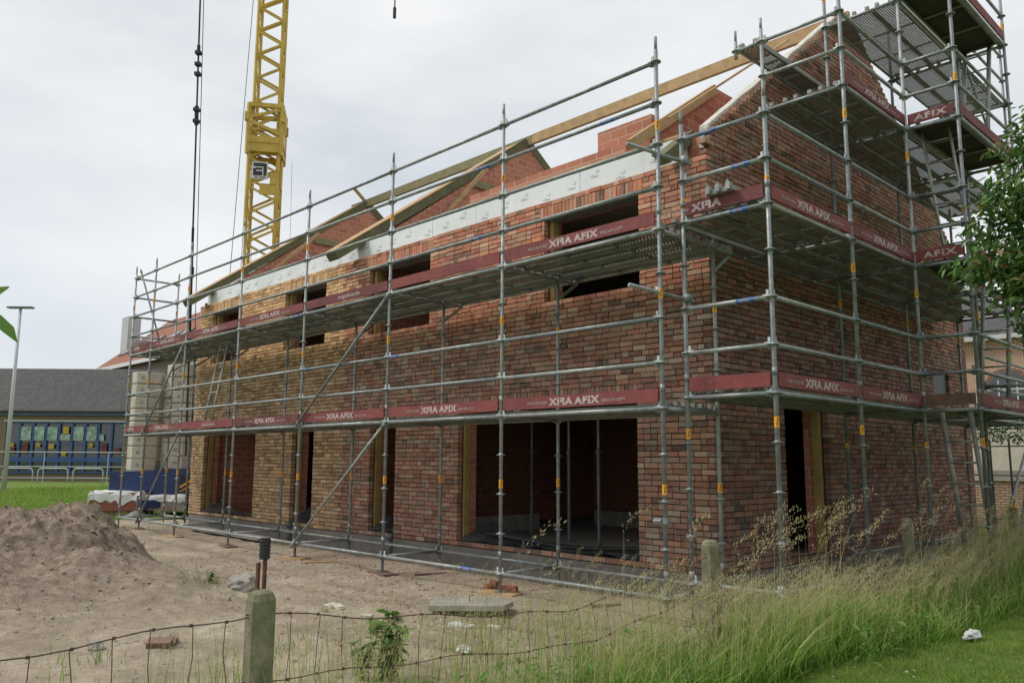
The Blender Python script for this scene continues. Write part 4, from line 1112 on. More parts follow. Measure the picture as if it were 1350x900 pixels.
for k, (x, t) in enumerate([(hx0+q, 1.6) for q in (2.6, 5.0, 7.6, 11.5, 14, 18, 21.5)]):
    mb = MB(); p = roofpt(x, t); q = roofpt(x, t+1.6); c = (p+q)/2+n_*.06
    Mr = Matrix.Rotation(math.atan(sl), 3, 'X'); mb.box(c, (1.7, 2.3, .14), M=Mr); s_ = mb.build('skylight', M_STEELD, oh)
    mb = MB(); mb.box(c+n_*.08, (1.35, 1.95, .02), M=Mr); mb.build('pane', M_GLASS, s_)
cp = ray_pt(174, 419, 82); mb = MB(); mb.b(cp.x-.9, cp.x+.9, cp.y-.6, cp.y+.6, hze+1.5, cp.z); mb.build('chimney', M_LAMP, oh)
for x in [hx0+q for q in (21, 24.5, 28)]:
    mb = MB(); mb.b(x, x+2.6, hy+.42, hy+.52, hze-3.2, hze-1.); w_ = mb.build('window', M_WPAINT, oh)
    mb = MB(); mb.b(x+.15, x+2.45, hy+.40, hy+.419, hze-3.05, hze-1.15); mb.build('pane', M_GLASS, w_)

# right background: pale brick building with arched window
rb = thing('brick_chapel', 'salmon brick building with a tall arched window seen behind the gable scaffold', 'building', (-4, 32, 0))
def vb(mb, name, mat, par):
    o = MB(); o.v = [(p[0], p[2], -p[1]) for p in mb.v]; o.f = mb.f; o.n = mb.n; o.mi = mb.mi
    o = o.build(name, mat); o.rotation_euler = (R(90), 0, 0); o.parent = par; o.matrix_parent_inverse = parent_world(par).inverted(); return o
mb = MB(); mb.b(-14, 10, 32, 40, -.3, 6.95); vb(mb, 'wall', M_PINKW, rb)
mb = MB(); mb.b(-14.3, 10.3, 31.6, 40.3, 6.952, 7.15); mb.build('cornice', M_LAMP, rb)
mb = MB(); mb.prism([(31.8, 7.152), (40.2, 7.152), (36, 8.6)], 0, -14.2, 10.2); mb.build('roof', M_SLATE, rb)
def arch(cx, w, z0, z1, y0, y1, n=10):
    return [(cx-w, z0), (cx+w, z0)] + [(cx+w*math.cos(a), z1+w*math.sin(a)) for a in np.linspace(0, PI, n)]
for cx in (-5.05, -1.2):
    mb = MB(); mb.prism(arch(cx, .98, 2.4, 4.75, 0, 0), 1, 31.93, 31.995); w_ = mb.build('window', M_BROWNB, rb)
    mb = MB(); mb.prism(arch(cx, .80, 2.5, 4.75, 0, 0), 1, 31.90, 31.925); mb.build('pane', M_GLASS, w_)
    mb = MB()
    for dx in (-.35, .35): mb.b(cx+dx-.03, cx+dx+.03, 31.86, 31.895, 2.5, 5.2)
    for z in (3.2, 4.0, 4.8): mb.b(cx-.78, cx+.78, 31.85, 31.89, z-.03, z+.03)
    mb.build('glazing_bars', M_LAMP, w_)
gw = thing('garden_wall', 'pale brick garden wall with white coping behind the gable scaffold', 'wall', (0, 17.5, 0))
mb = MB(); mb.b(-2.6, 12, 17.5, 17.75, -.2, 1.22); vb(mb, 'wall', M_PINKW, gw)
mb = MB(); mb.b(-2.65, 12, 17.45, 17.8, 1.222, 1.50); mb.build('coping', M_STONE, gw)
t = thing('railing', 'dark upright iron railing before the pale garden wall', 'railing', (1, 15, 0))
mb = MB()
for z in (.35, 1.4, 2.1): mb.tube((-2.4, 15.2, z), (7, 15.2, z), .02, n=6)
mb.build('rail', M_BLACK, t)
for k in range(14):
    x = -2.0+k*.42; mb = MB(); mb.tube((x, 15.2, 0), (x, 15.2, 2.25), .025, n=6); mb.build('bar', M_BLACK, t)
rs = thing('garden_shed', 'pale rendered outbuilding with a small window behind the iron railing', 'shed', (0, 22, 0))
mb = MB(); mb.b(-4, 9, 22, 26, 0, 2.75); mb.build('wall', M_STONE, rs)
mb = MB(); mb.b(-.9, .1, 21.93, 21.99, 1.5, 2.4); w_ = mb.build('window', M_WPAINT, rs)
mb = MB(); mb.b(-.8, 0, 21.90, 21.925, 1.58, 2.32); mb.build('pane', M_GLASS, w_)

# leaf helper ---------------------------------------------------------------
def leaves(name, C_, D_, size, mat, parent=None, droop=.3, wratio=.42):
    """C_ base positions, D_ directions: folded 6-vert leaves"""
    n = len(C_); C_ = np.asarray(C_, float); D_ = np.asarray(D_, float); D_ /= np.linalg.norm(D_, axis=1, keepdims=True)
    S = np.asarray(size, float)[:, None]
    up = np.tile([0., 0, 1], (n, 1)) + rng.normal(0, .45, (n, 3))
    side = np.cross(D_, up); side /= np.linalg.norm(side, axis=1, keepdims=True)+1e-9
    nor = np.cross(side, D_)
    def pt(a, b, c): return C_ + D_*S*a + side*S*wratio*b + nor*S*c
    V_ = np.stack([pt(0, 0, 0), pt(.3, .42, .05), pt(.68, .40, .0), pt(1, 0, -.15), pt(.68, -.40, .0), pt(.3, -.42, .05), pt(.5, 0, -.07)], 1)
    k = np.arange(n)[:, None]*7
    F_ = np.concatenate([k+[0, 1, 2, 6], k+[6, 2, 3, 3], k+[6, 4, 5, 0], k+[6, 3, 3, 4]], 1).reshape(-1, 4)
    # use only quads: (0,1,2,6) (6,2,3,4)->right tip, (0,6,4,5)
    F_ = np.concatenate([k+[0, 1, 2, 6], k+[6, 2, 3, 4], k+[0, 6, 4, 5]], 1).reshape(-1, 4)
    r = np.repeat(rng.random(n), 3)
    return fast(name, V_.reshape(-1, 3), F_, mat, parent, r)
# hedge
C_ = rng.uniform([-2.6, 16.7, 2.25], [10, 17.4, 2.85], (6000, 3)); D_ = rng.normal(0, 1, (6000, 3)); D_[:, 2] -= .3
hd = thing('hedge', 'dark green clipped hedge showing above the pale garden wall', 'hedge', (3, 17, 0))
leaves('crown', C_, D_, rng.uniform(.07, .13, 6000), M_HEDGE, hd)
mb = MB()
for x in np.arange(-2.2, 10, 1.6): mb.tube((x, 17.1, 0), (x, 17.1, 2.5), .04, .02, n=6)
mb.build('trunk', M_BARK, hd)

# brick pallet
bp = thing('brick_pallet', 'pallet of red bricks in torn white shrink wrap on the grass by the crane base', 'pallet', (-20.9, .6, 0))
pA = Vector((-21.0, .75, 0)); 
def pp(u, v, z): n_ = Vector((-d1.y, d1.x, 0)); return pA + d1*u + n_*v + Wv*z
mb = MB(); mb.box(pp(.75, .5, .42), (1.5, 1.0, .52), ang); 
ob_ = mb.build('brick_pack', M_REDDOT, bp)
mb = MB(); nn_ = 26
def drape(u0, u1, v0, v1, zt, zb0, sd):
    P = []; F_ = []
    for a in range(nn_):
        for c in range(nn_):
            uu = (a/(nn_-1)-.5)*2.6; vv = (c/(nn_-1)-.5)*2.6; ou = max(0, abs(uu)-1); ov = max(0, abs(vv)-1)
            x = u0+(u1-u0)*(max(-1, min(1, uu))*.5+.5); y = v0+(v1-v0)*(max(-1, min(1, vv))*.5+.5)
            nz = vnoise(uu*2.2, vv*2.2, 1, sd); z = zt - (ou+ov)*zb0/.3*(.55+.9*abs(vnoise(uu*2, vv*2, 1, sd+4))) + .05*nz
            P.append(pp(x+(.03+.05*nz)*(1 if uu > 0 else -1)*(ou > 0), y+(.03+.05*nz)*(1 if vv > 0 else -1)*(ov > 0), max(.14, z)))
    F_ = [(a*nn_+c, a*nn_+c+1, (a+1)*nn_+c+1, (a+1)*nn_+c) for a in range(nn_-1) for c in range(nn_-1)]
    mb.add(P, F_)
drape(0, 1.5, 0, 1.0, .72, .40, 3); drape(1.5, 2.75, .2, 1.2, .62, .30, 8)
mb.build('shrink_wrap', M_WPAINT, bp)
mb = MB(); mb.box(pp(2.1, .7, .36), (1.2, .95, .42), ang); mb.build('brick_pack', M_WRAP, bp)
mb = MB(); [mb.box(pp(.75, v, .09), (1.5, .1, .14), ang) for v in (.1, .5, .9)]; mb.build('pallet_base', M_BROWNB, bp)

# ------------------------------------------------------------------ foreground objects
FX = 1.44; PY = [-5.38, -1.40, 2.87, 6.94]
plab = ['mossy concrete fence post nearest the camera, wires fixed to its left side', 'concrete fence post before the house corner, second nearest', 'leaning concrete fence post in tall grass, third nearest', 'farthest concrete fence post with an orange lichen cap, at the right edge']
for i, y in enumerate(PY):
    g0 = gheight(FX, y)-.15; tp = 1.04
    t = thing('fence_post', plab[i], 'fence post', (FX, y, 0), 'concrete fence posts')
    w = .062; mb = MB(); c_ = .022
    lean = (.0, .0) if i != 2 else (-.035, .0)
    P = []; rings = [(g0, w), (tp-.045, w*.98), (tp-.012, w*.78), (tp, w*.45)]
    for z, ww in rings:
        for k in range(8):
            sx, sy = [(1, -.6), (1, .6), (.6, 1), (-.6, 1), (-1, .6), (-1, -.6), (-.6, -1), (.6, -1)][k]
            P.append((FX+sx*ww+lean[0]*(z-g0), y+sy*ww*1.0+rng.uniform(-.002, .002), z))
    F_ = [(q*8+k, q*8+(k+1) % 8, (q+1)*8+(k+1) % 8, (q+1)*8+k) for q in range(3) for k in range(8)] + [tuple(24+k for k in range(8))]
    mb.add(P, F_); mb.build('post', M_POST, t)
    mb = MB()
    for z in (.93, .50): mb.tube((FX-.005, y-w-.01, z), (FX-.005, y+w+.01, z), .004, n=6)
    mb.build('wire_loop', M_WIRE, t)
    if i == 3:
        mb = MB(); mb.b(FX-.05, FX+.05, y-.05, y+.05, tp-.02, tp+.012); mb.build('lichen_cap', M_YEL, t)
# wire mesh: three panels
mlab = ['rusty wire mesh fence panel running left from the nearest concrete post', 'sagging rusty wire mesh fence panel between the two nearest concrete posts', 'rusty wire mesh fence panel sunk in tall grass before the gable scaffold', 'rusty wire mesh fence panel between the two farthest concrete posts']
segs = [(-9.4, -5.38), (-5.38, -1.40), (-1.40, 2.87), (2.87, 6.94)]
for si, (ya, yb) in enumerate(segs):
    mb = MB(); L = yb-ya
    def wp(s, lev):
        base = [.10, .32, .62, .93][lev]; sag = (.13 if lev == 3 else .09)*4*s*(1-s)*[.45, 1.35, .8, .6][si]
        if si == 1: sag += .07*math.exp(-((s-.62)/.2)**2)
        x = FX + .05*math.sin(s*9+lev+si) * (4*s*(1-s)); return Vector((x, ya+L*s, base*(1 if lev else 1) - sag*(.4+.6*lev/3) + .012*math.sin(s*31+lev*2)))
    for lev in range(4): mb.path([wp(s, lev) for s in np.linspace(0, 1, 30)], .0028 if lev < 3 else .0034, 5)
    nv = int(L/.165)
    for k in range(1, nv):
        s = k/nv; pts = []
        for lev in (3, 2, 1, 0):
            p = wp(s+rng.uniform(-.004, .004), lev); pts.append(p)
            if lev: 
                q = (p + wp(s, lev-1))/2; q.y += rng.uniform(-.014, .014); q.x += rng.uniform(-.01, .01); pts.append(q)
        mb.path(pts, .0023, 4)
        for lev in (3, 2, 1): mb.box(wp(s, lev), (.012, .012, .014))
    tag(mb.build('wire_mesh', M_WIRE), mlab[si], 'wire fence', 'wire mesh panels')
# black capped stake
t = thing('capped_stake', 'rusty angle stake with a ribbed black plastic cap behind the nearest fence post', 'stake', (-.6, -4.3, 0))
mb = MB(); mb.b(-.66, -.625, -4.335, -4.315, -.1, .90); mb.b(-.602, -.58, -4.31, -4.285, .6, .96); mb.build('stake', M_RUST, t)
mb = MB(); mb.tube((-.60, -4.30, .93), (-.60, -4.30, 1.085), .036, .040, n=14)
for k in range(6): mb.tube((-.60, -4.30, .94+k*.024), (-.60, -4.30, .953+k*.024), .044, .041, n=14)
mb.build('cap', M_BLACK, t, False)
# slab, bricks, rocks, litter
t = thing('concrete_slab', 'broken pale concrete slab with an iron loop lying on the earth beyond the wire fence', 'slab', (-1.9, -1.0, 0))
mb = MB(); P = [(-.45, -.28), (.38, -.30), (.50, .02), (.30, .24), (-.42, .26)]
S0 = Vector((-1.95, -1.05, 0)); sr = Matrix.Rotation(R(48), 3, 'Z')
lo = [S0+sr @ Vector((a, b, .045)) for a, b in P]; hi = [S0+sr @ Vector((a*.985, b*.97, .10)) for a, b in P]; n = 5
mb.add(lo+hi, [tuple(range(n))[::-1], tuple(range(n, 2*n))]+[(i, (i+1) % n, n+(i+1) % n, n+i) for i in range(n)]); mb.build('slab', M_CONC, t)
mb = MB(); c = S0+Vector((.0, 0, .095)); mb.path([c+Vector((0, 0, -.02)), c+Vector((.0, .0, .07)), c+Vector((.04, .03, .07))], .006); mb.build('iron_loop', M_RUST, t)
for i, (x, y, r_, h, lab) in enumerate(((-2.62, .22, .4, .055, 'red brick lying flat near the second scaffold foot from the corner'), (-2.86, .14, 1.3, .055, 'red brick turned on its side left of another, near the scaffold'), (-2.85, .17, 1.9, .115, 'half red brick balanced on top of a brick near the scaffold'), (-1.35, -3.85, .9, .06, 'brown brick on the earth just right of the nearest fence post'))):
    if i == 3: x, y = -2.35, -4.35; lab = 'weathered brown brick on the earth just left of the nearest fence post'
    mb = MB(); s_ = (.21, .10, .065) if i != 2 else (.08, .09, .05); mb.box((x, y, gheight(x, y)+h-.02), s_, r_, M=Matrix.Rotation(r_, 3, 'Z') @ Matrix.Rotation(.12*i, 3, 'X'))
    tag(mb.build('loose_brick', M_REDDOT if i != 3 else M_BROWNB), lab, 'brick', 'loose bricks')
for (px, py, sz, mt, nm, lab) in ((652, 829, (.16, .06, .03), M_STONE, 'foam_scrap', 'yellowish foam scrap lying just right of the broken concrete slab'), (608, 826, (.28, .10, .02), M_LITTER, 'white_scrap', 'thin white scrap sticking out from under the broken concrete slab'), (484, 811, (.12, .08, .03), M_STONE, 'pale_scrap', 'small pale scrap on the earth left of the broken concrete slab'),
        (568, 757, (.5, .05, .03), M_BROWNB, 'timber_offcut', 'dark timber offcut lying before the third scaffold foot from the corner'), (800, 800, (.36, .05, .03), M_BROWNB, 'timber_offcut', 'brown timber offcut lying by the scaffold foot nearest the house corner'), (420, 742, (.45, .07, .02), M_TIMB, 'timber_offcut', 'light timber offcut on the sand right of the black capped stake')):
    P0 = Vector((5.28, -7.391, 1.674)); d_ = ray_pt(px, py, 1)-P0; tt = (-.0-P0.z)/d_.z; q = P0+d_*tt; mb = MB()
    mb.box((q.x, q.y, gheight(q.x, q.y)+sz[2]/2), sz, M=Matrix.Rotation(rng.uniform(0, 1.4), 3, 'Z') @ Matrix.Rotation(.08, 3, 'X')); tag(mb.build(nm, mt), lab, 'scrap')
def rock(name, x, y, s, sc, mat, lab, cat, seed, zo=0):
    me_v = []; me_f = []; nu, nvv = 14, 9
    for j in range(nvv+1):
        for i in range(nu):
            a = 2*PI*i/nu; b = PI*j/nvv - PI/2; d = Vector((math.cos(b)*math.cos(a), math.cos(b)*math.sin(a), math.sin(b)))
            r_ = 1+.55*noise.noise(d*1.6+Vector((seed, 0, 0)))+.35*noise.noise(d*4+Vector((0, seed, 0)))
            me_v.append((x+d.x*r_*s*sc[0], y+d.y*r_*s*sc[1], gheight(x, y)+zo+d.z*r_*s*sc[2]))
    for j in range(nvv):
        for i in range(nu): me_f.append((j*nu+i, j*nu+(i+1) % nu, (j+1)*nu+(i+1) % nu, (j+1)*nu+i))
    o = fast(name, me_v, me_f, mat); return tag(o, lab, cat)
rock('rubble_stone', -4.85, -2.35, .16, (1.3, .9, .7), M_CONC, 'pale jagged rubble stone on the earth right of the soil mound', 'stone', 3.3, .04)
rock('rubble_stone', -2.75, -4.75, .07, (1.3, .9, .7), M_CONC, 'small grey stone beside the weathered brown brick near the wire fence', 'stone', 5.3, .02)
rock('rubble_stone', -2.55, -4.2, .10, (1.6, .8, .6), M_CLOD, 'dark clump of broken earth left of the nearest fence post', 'clod', 8.3, .02)
rock('rubble_stone', -4.4, -5.6, .09, (1.2, .8, .7), M_CONC, 'grey stone at the left edge below the soil mound', 'stone', 2.1, .02)
rock('rubble_stone', -.55, -2.35, .06, (1.3, .9, .6), M_LITTER, 'small white lump of rubble in thin grass beyond the wire fence', 'stone', 1.1, .02)
rock('rubble_stone', -3.15, -2.05, .09, (1.9, .8, .3), M_STONE, 'flat pale stone lying left of the broken concrete slab', 'stone', 4.1, .01)
rock('plastic_litter', 2.62, 1.02, .075, (.8, 2.1, .5), M_LITTER, 'crumpled white plastic bottle lying on the mown lawn', 'litter', 6.1, .05)

# ------------------------------------------------------------------ vegetation
def blades(name, X, Y, Hh, Wd, mat, bend, label, segs=3, lean=None, rbias=None, zfun=gheight):
    n = len(X); Z = np.array([zfun(x, y) for x, y in zip(X, Y)])
    a = rng.uniform(0, 2*PI, n); dx, dy = np.cos(a), np.sin(a)
    la = rng.uniform(0, 2*PI, n); lx, ly = np.cos(la)*bend, np.sin(la)*bend
    if lean is not None: lx = lx+lean[0]; ly = ly+lean[1]
    k = rng.uniform(.3, 1.1, n)
    Vs = []
    for s in range(segs+1):
        t = s/segs; w = Wd*(1-t**1.5)*.5+Wd*.04
        cx = X+lx*k*Hh*t*t; cy = Y+ly*k*Hh*t*t; cz = Z-.01+Hh*t*(1-.18*t*k)
        Vs += [np.stack([cx-dx*w, cy-dy*w, cz], -1), np.stack([cx+dx*w, cy+dy*w, cz], -1)]
    V_ = np.stack(Vs, 1).reshape(-1, 3); m_ = 2*(segs+1); kk = np.arange(n)[:, None]*m_
    F_ = np.concatenate([kk+[2*s, 2*s+1, 2*s+3, 2*s+2] for s in range(segs)], 1).reshape(-1, 4)
    r = rng.random(n) if rbias is None else np.clip(rbias+rng.normal(0, .16, n), 0, 1)
    # tips drier than bases
    rr = np.stack([np.clip(r-.22+.30*s, 0, 1) for s in range(segs)], 1).reshape(-1)
    o = fast(name, V_, F_, mat, None, rr)
    tag(o, label, None, None, 'stuff')
    return (X+lx*k*Hh, Y+ly*k*Hh, Z+Hh*(1-.18*k))
def dens_field(n, x0, x1, y0, y1, f):
    X = rng.uniform(x0, x1, n); Y = rng.uniform(y0, y1, n); p = np.array([f(x, y) for x, y in zip(X, Y)]); m_ = rng.random(n) < p
    return X[m_], Y[m_]
def tall_p(x, y):
    c = 1.78 + .12*math.sin(y*.9); w = .72 if y > -.8 else .62
    d = abs(x-c)/w; p = max(0, 1-d**3)
    if y < -1.8: p *= max(.10, 1-(-1.8-y)*.42)
    p *= .55+.7*(vnoise(x, y, 1.3, 3)+.5)
    return min(1, p)
def clumpy(X, Y, s=2.2): return np.array([vnoise(x, y, s, 11) for x, y in zip(X, Y)])
X, Y = dens_field(90000, .8, 2.75, -5.6, 14, tall_p)
cl = clumpy(X, Y); Hh = np.clip(rng.gamma(5, .094, len(X))*(.95+.9*cl), .10, 1.05); Hh *= np.interp(Y, [-3, -1, .5, 3.2, 5, 7], [.82, .74, .62, .58, .95, 1.2])
Hh *= np.where(X > 2.2, .62, 1.)*np.where(Y < -1.6, .72, 1.)
blades('tall_grass', X, Y, Hh, rng.gamma(6, .0012, len(X))+.002, M_GRASS, .8, 'tall wild grass along the post and wire fence', 4, (.09, .09), .10+.5*cl)
# flowering stems with seed heads
def stems(name, X, Y, Hh, label, hs=1.):
    n = len(X)
    tx, ty, tz = blades(name, X, Y, Hh, np.full(n, .0048 if hs > 1.2 else .004), M_GRASS, .16, label, 5, (.10, .10), .62)
    Cs = []; Ds = []; Sz = []
    for i in range(n):
        hl = rng.uniform(.10, .20)*hs; a = rng.uniform(0, 2*PI); dr = np.array([math.cos(a)*.25+.30, math.sin(a)*.25+.30, 1.15]); m_ = rng.integers(24, 40)
        base = np.array([tx[i], ty[i], tz[i]-.01])
        for q in range(m_):
            t = q/m_; p = base + dr*hl*t + np.array([.30, .30, -.55])*hl*t*t*rng.uniform(.6, 1.)
            sp_ = rng.normal(0, 1, 3)*(.0095*(1-t)+.003)*hs; Cs.append(p+sp_); Ds.append(dr*.9+sp_*25+rng.normal(0, .18, 3)); Sz.append(rng.uniform(.011, .020)*hs)
    o = leaves(name + '_seed_heads', Cs, Ds, Sz, M_SEED, None, .3, .26); tag(o, 'pale brown seed heads of ' + label, None, None, 'stuff')
X, Y = dens_field(5200, .8, 2.6, -3.4, 13, lambda x, y: tall_p(x, y)*(1 if x < 2.3 else .3))
stems('flowering_grass', X, Y, rng.uniform(.55, 1.0, len(X))*np.interp(Y, [-3, 0, 3.2, 5, 7], [.85, .72, .70, 1.05, 1.25]), 'the tall grass along the fence')
# tall single stalks near the camera
X = []; Y = []; Hh = []
for (px, py, d) in ((655, 685, 4.2), (660, 735, 4.3), (835, 690, 4.6), (822, 665, 5.0), (700, 770, 4.0), (745, 745, 4.2), (795, 720, 4.3), (770, 765, 4.1), (1010, 680, 6.2), (985, 668, 6.0), (1045, 660, 6.4), (1075, 672, 6.6), (1085, 655, 6.5),
                    (1190, 640, 8.2), (1180, 668, 8.0), (1215, 675, 8.5), (1280, 640, 9.2), (1285, 655, 9.5), (1262, 668, 9), (1310, 668, 9.5), (1125, 700, 7), (960, 720, 5.6), (900, 745, 5), (870, 700, 4.6), (1290, 700, 9.6), (1000, 700, 6.0), (1060, 690, 6.6), (1240, 680, 8.8), (1300, 690, 9.4), (1330, 680, 10.), (690, 800, 3.8), (610, 800, 3.6)):
    for _ in range(4 if d > 5.5 else 1):
        p = ray_pt(px+rng.uniform(-16, 16), py+rng.uniform(-6, 34), d+rng.uniform(-.2, .2)); X.append(p.x+.06); Y.append(p.y-.04); Hh.append(p.z-.02)
stems('flowering_grass', np.array(X), np.array(Y), np.clip(np.array(Hh), .3, 1.6), 'the highest stalks standing before the house corner and openings', 1.3)
# thin sparse stems beyond and along the near wire fence
X, Y = dens_field(10500, -.9, 1.85, -5.8, -.6, lambda x, y: .22+.6*vnoise(x, y, 1.7, 1)+(.35 if x > .7 else -.08))
blades('sparse_grass', X, Y, rng.gamma(4, .10, len(X)), rng.uniform(.003, .006, len(X)), M_GRASS, .3, 'thin sparse grass along the near wire fence', 4, (-.1, .06), .45)
X, Y = dens_field(620, .2, 1.8, -5.4, -1.2, lambda x, y: .25+.6*(x > .9))
stems('flowering_grass', X, Y, rng.uniform(.5, .95, len(X)), 'the thin stems along the near wire fence', .8)
# lawn near the road
X, Y = dens_field(120000, 2.0, 5.2, -3.6, 8, lambda x, y: min(1, (x-2.0)/.5)*(1.0 if y < 4 else .5))
cl = clumpy(X, Y, 3.); blades('lawn', X, Y, np.clip(rng.gamma(6, .009, len(X))*(1+cl), .02, .12), rng.uniform(.003, .006, len(X)), M_LAWN, .5, 'short green lawn at the lower right', 2, None, .45+.4*cl)
# grass of the field at the left
def field_p(x, y): return min(1, max(0, (-17.6-x-.25*(y-1))/4+.4*vnoise(x, y, .6, 6)))
X, Y = dens_field(60000, -46, -16.5, -4, 14, field_p)
cl = clumpy(X, Y, .7); blades('field_grass', X, Y, np.clip(rng.gamma(5, .028, len(X))*(1+cl*1.3), .05, .5), rng.uniform(.012, .03, len(X)), M_LAWN, .5, 'green meadow grass before the school', 2, None, .5+.5*cl)
# tufts of weeds on bare earth
X = []; Y = []
for (cx, cy, r_, n) in ((-8.2, -2.9, .25, 60), (-5.35, -2.6, .16, 60), (-10.6, -4.6, .4, 70), (-7.0, -5.6, .25, 50), (-1.35, -1.5, .35, 110), (-.9, -1.1, .3, 90), (-2.2, -4.9, .3, 60), (-1.6, -3.6, .25, 40), (-12., -3.4, .7, 90), (.3, -2.6, .5, 140), (-.1, -4.2, .5, 90), (-7.6, -2.2, .2, 30), (-10.9, -3., .5, 60), (.4, 0.1, .5, 90), (-14.5, .0, .8, 120), (-.6, -5.6, .5, 80)):
    X += list(rng.normal(cx, r_, n)); Y += list(rng.normal(cy, r_, n))
X = np.array(X); Y = np.array(Y); blades('weed_tufts', X, Y, rng.gamma(4, .025, len(X)), rng.uniform(.005, .010, len(X)), M_LAWN, .6, 'small green weed tufts scattered over the bare earth', 3, None, .35)

# broadleaf weeds
def weed(x, y, h, n, lab, ls=.11):
    t = thing('broadleaf_weed', lab, 'weed', (x, y, gheight(x, y)), 'broadleaf weeds')
    Cs = []; Ds = []; Sz = []; mb = MB(); g0 = gheight(x, y)
    for k in range(6):
        a = rng.uniform(0, 2*PI); hh = h*rng.uniform(.6, 1.); sx, sy = math.cos(a)*.26*h, math.sin(a)*.26*h
        mb.path([(x+sx*t_*t_, y+sy*t_*t_, g0+hh*t_) for t_ in (0, .35, .7, 1)], [.005, .004, .003, .002], 5)
        for q in range(n//6):
            t_ = rng.uniform(.12, 1); b_ = rng.uniform(0, 2*PI); Cs.append((x+sx*t_*t_, y+sy*t_*t_, g0+hh*t_)); Ds.append((math.cos(b_), math.sin(b_), rng.uniform(-.6, .5))); Sz.append(ls*rng.uniform(.5, 1.2))
    mb.build('stem', M_WEED, t); leaves('leaves', Cs, Ds, Sz, M_WEED, t, .3, .45)
p = ray_pt(512, 893, 6.3); weed(p.x, p.y, .52, 260, 'large leafy green weed behind the wire mesh, between the two nearest posts', .12)
p = ray_pt(478, 890, 6.3); weed(p.x, p.y, .34, 90, 'small leafy weed just left of the largest weed by the wire mesh', .08)
weed(-5.35, -2.55, .16, 60, 'small bright green weed at the right foot of the soil mound', .05)
weed(-11.6, -1.9, .22, 50, 'small green weed growing behind the soil mound before the grass', .06)

C_ = []; D_ = []; S_ = []
for _ in range(95):
    y = rng.uniform(-4.6, 7); x = rng.uniform(1.1, 2.5) if y > -1 else rng.uniform(.6, 2.2); hh = rng.uniform(.10, .38); nl = rng.integers(10, 26)
    for q in range(nl):
        a = rng.uniform(0, 6.28); r_ = abs(rng.normal(0, .09)); C_.append((x+math.cos(a)*r_, y+math.sin(a)*r_, gheight(x, y)+hh*rng.random()+.03)); D_.append((math.cos(a), math.sin(a), rng.uniform(-.2, .9))); S_.append(rng.uniform(.04, .11))
tag(leaves('verge_weeds', C_, D_, S_, M_WEED, None, .3, .4), 'mixed broad green weed leaves low in the grass verge', None, None, 'stuff')
# near leafy shoot at the left edge
t = thing('leafy_shoot', 'blurred green pointed leaves poking in at the left edge', 'plant', (3.6, -7.6, 0))
Lp = [ray_pt(-22, 372, 1.5), ray_pt(-30, 405, 1.5)]
q0 = ray_pt(-60, 900, 1.5); mb = MB(); mb.path([(q0.x, q0.y, -.02), ray_pt(-70, 700, 1.5), ray_pt(-60, 500, 1.5), ray_pt(-40, 395, 1.5), ray_pt(-25, 372, 1.5)], [.006, .005, .004, .003, .002], 6); mb.build('stem', M_BARK, t)
Cs = [ray_pt(-22, 410, 1.5), ray_pt(-14, 396, 1.5), ray_pt(-45, 450, 1.5), ray_pt(-50, 420, 1.5)]; Ds = [ray_pt(27, 446, 1.5)-Cs[0], ray_pt(12, 372, 1.48)-Cs[1], Vector((-.5, -.6, -.2)), Vector((-.4, -.5, .4))]
leaves('leaves', [tuple(c) for c in Cs], [tuple(d_) for d_ in Ds], [Ds[0].length, Ds[1].length, .08, .08], M_WEED, t, .3, .40)

# cherry tree at the right edge
ct = thing('cherry_tree', 'leafy cherry tree reaching in at the right edge before the ladder bay', 'tree', (5.0, 3.2, 0))
tb = Vector((5.1, 3.3, -.1)); mb = MB()
mb.path([tb, tb+Vector((-.03, 0, 1.0)), tb+Vector((-.05, -.05, 2.2)), tb+Vector((.0, -.1, 3.4)), tb+Vector((.1, -.05, 4.8))], [.14, .12, .10, .08, .04], 10)
mb.build('trunk', M_BARK, ct, True)
Cs = []; Ds = []; Sz = []; mb = MB()
ends = []
for (px, py, d) in ((1262, 350, 8.2), (1285, 290, 8.3), (1300, 240, 8.3), (1318, 190, 8.4), (1345, 160, 8.4), (1290, 330, 8.0), (1308, 370, 8.0), (1330, 395, 8.1), (1335, 430, 8.2), (1345, 330, 8.0), (1345, 250, 8.2), (1360, 200, 8.3), (1375, 300, 8.2), (1385, 380, 8.1), (1400, 250, 8.4), (1330, 300, 8.4), (1320, 335, 8.3), (1370, 440, 8.2), (1420, 330, 8.3), (1440, 200, 8.5), (1335, 215, 8.5), (1270, 312, 8.3), (1400, 150, 8.6), (1450, 420, 8.3), (1500, 300, 8.5), (1278, 358, 8.3), (1350, 280, 8.2), (1352, 365, 8.3), (1340, 370, 8.0), (1298, 262, 8.2), (1325, 260, 8.1)): ends.append(ray_pt(px+20, py, d))
for _ in range(26):
    a = rng.uniform(-1.2, 3.6); ends.append(tb+Vector((math.cos(a)*rng.uniform(.5, 1.7), math.sin(a)*rng.uniform(.5, 1.7), rng.uniform(2.4, 5.4))))
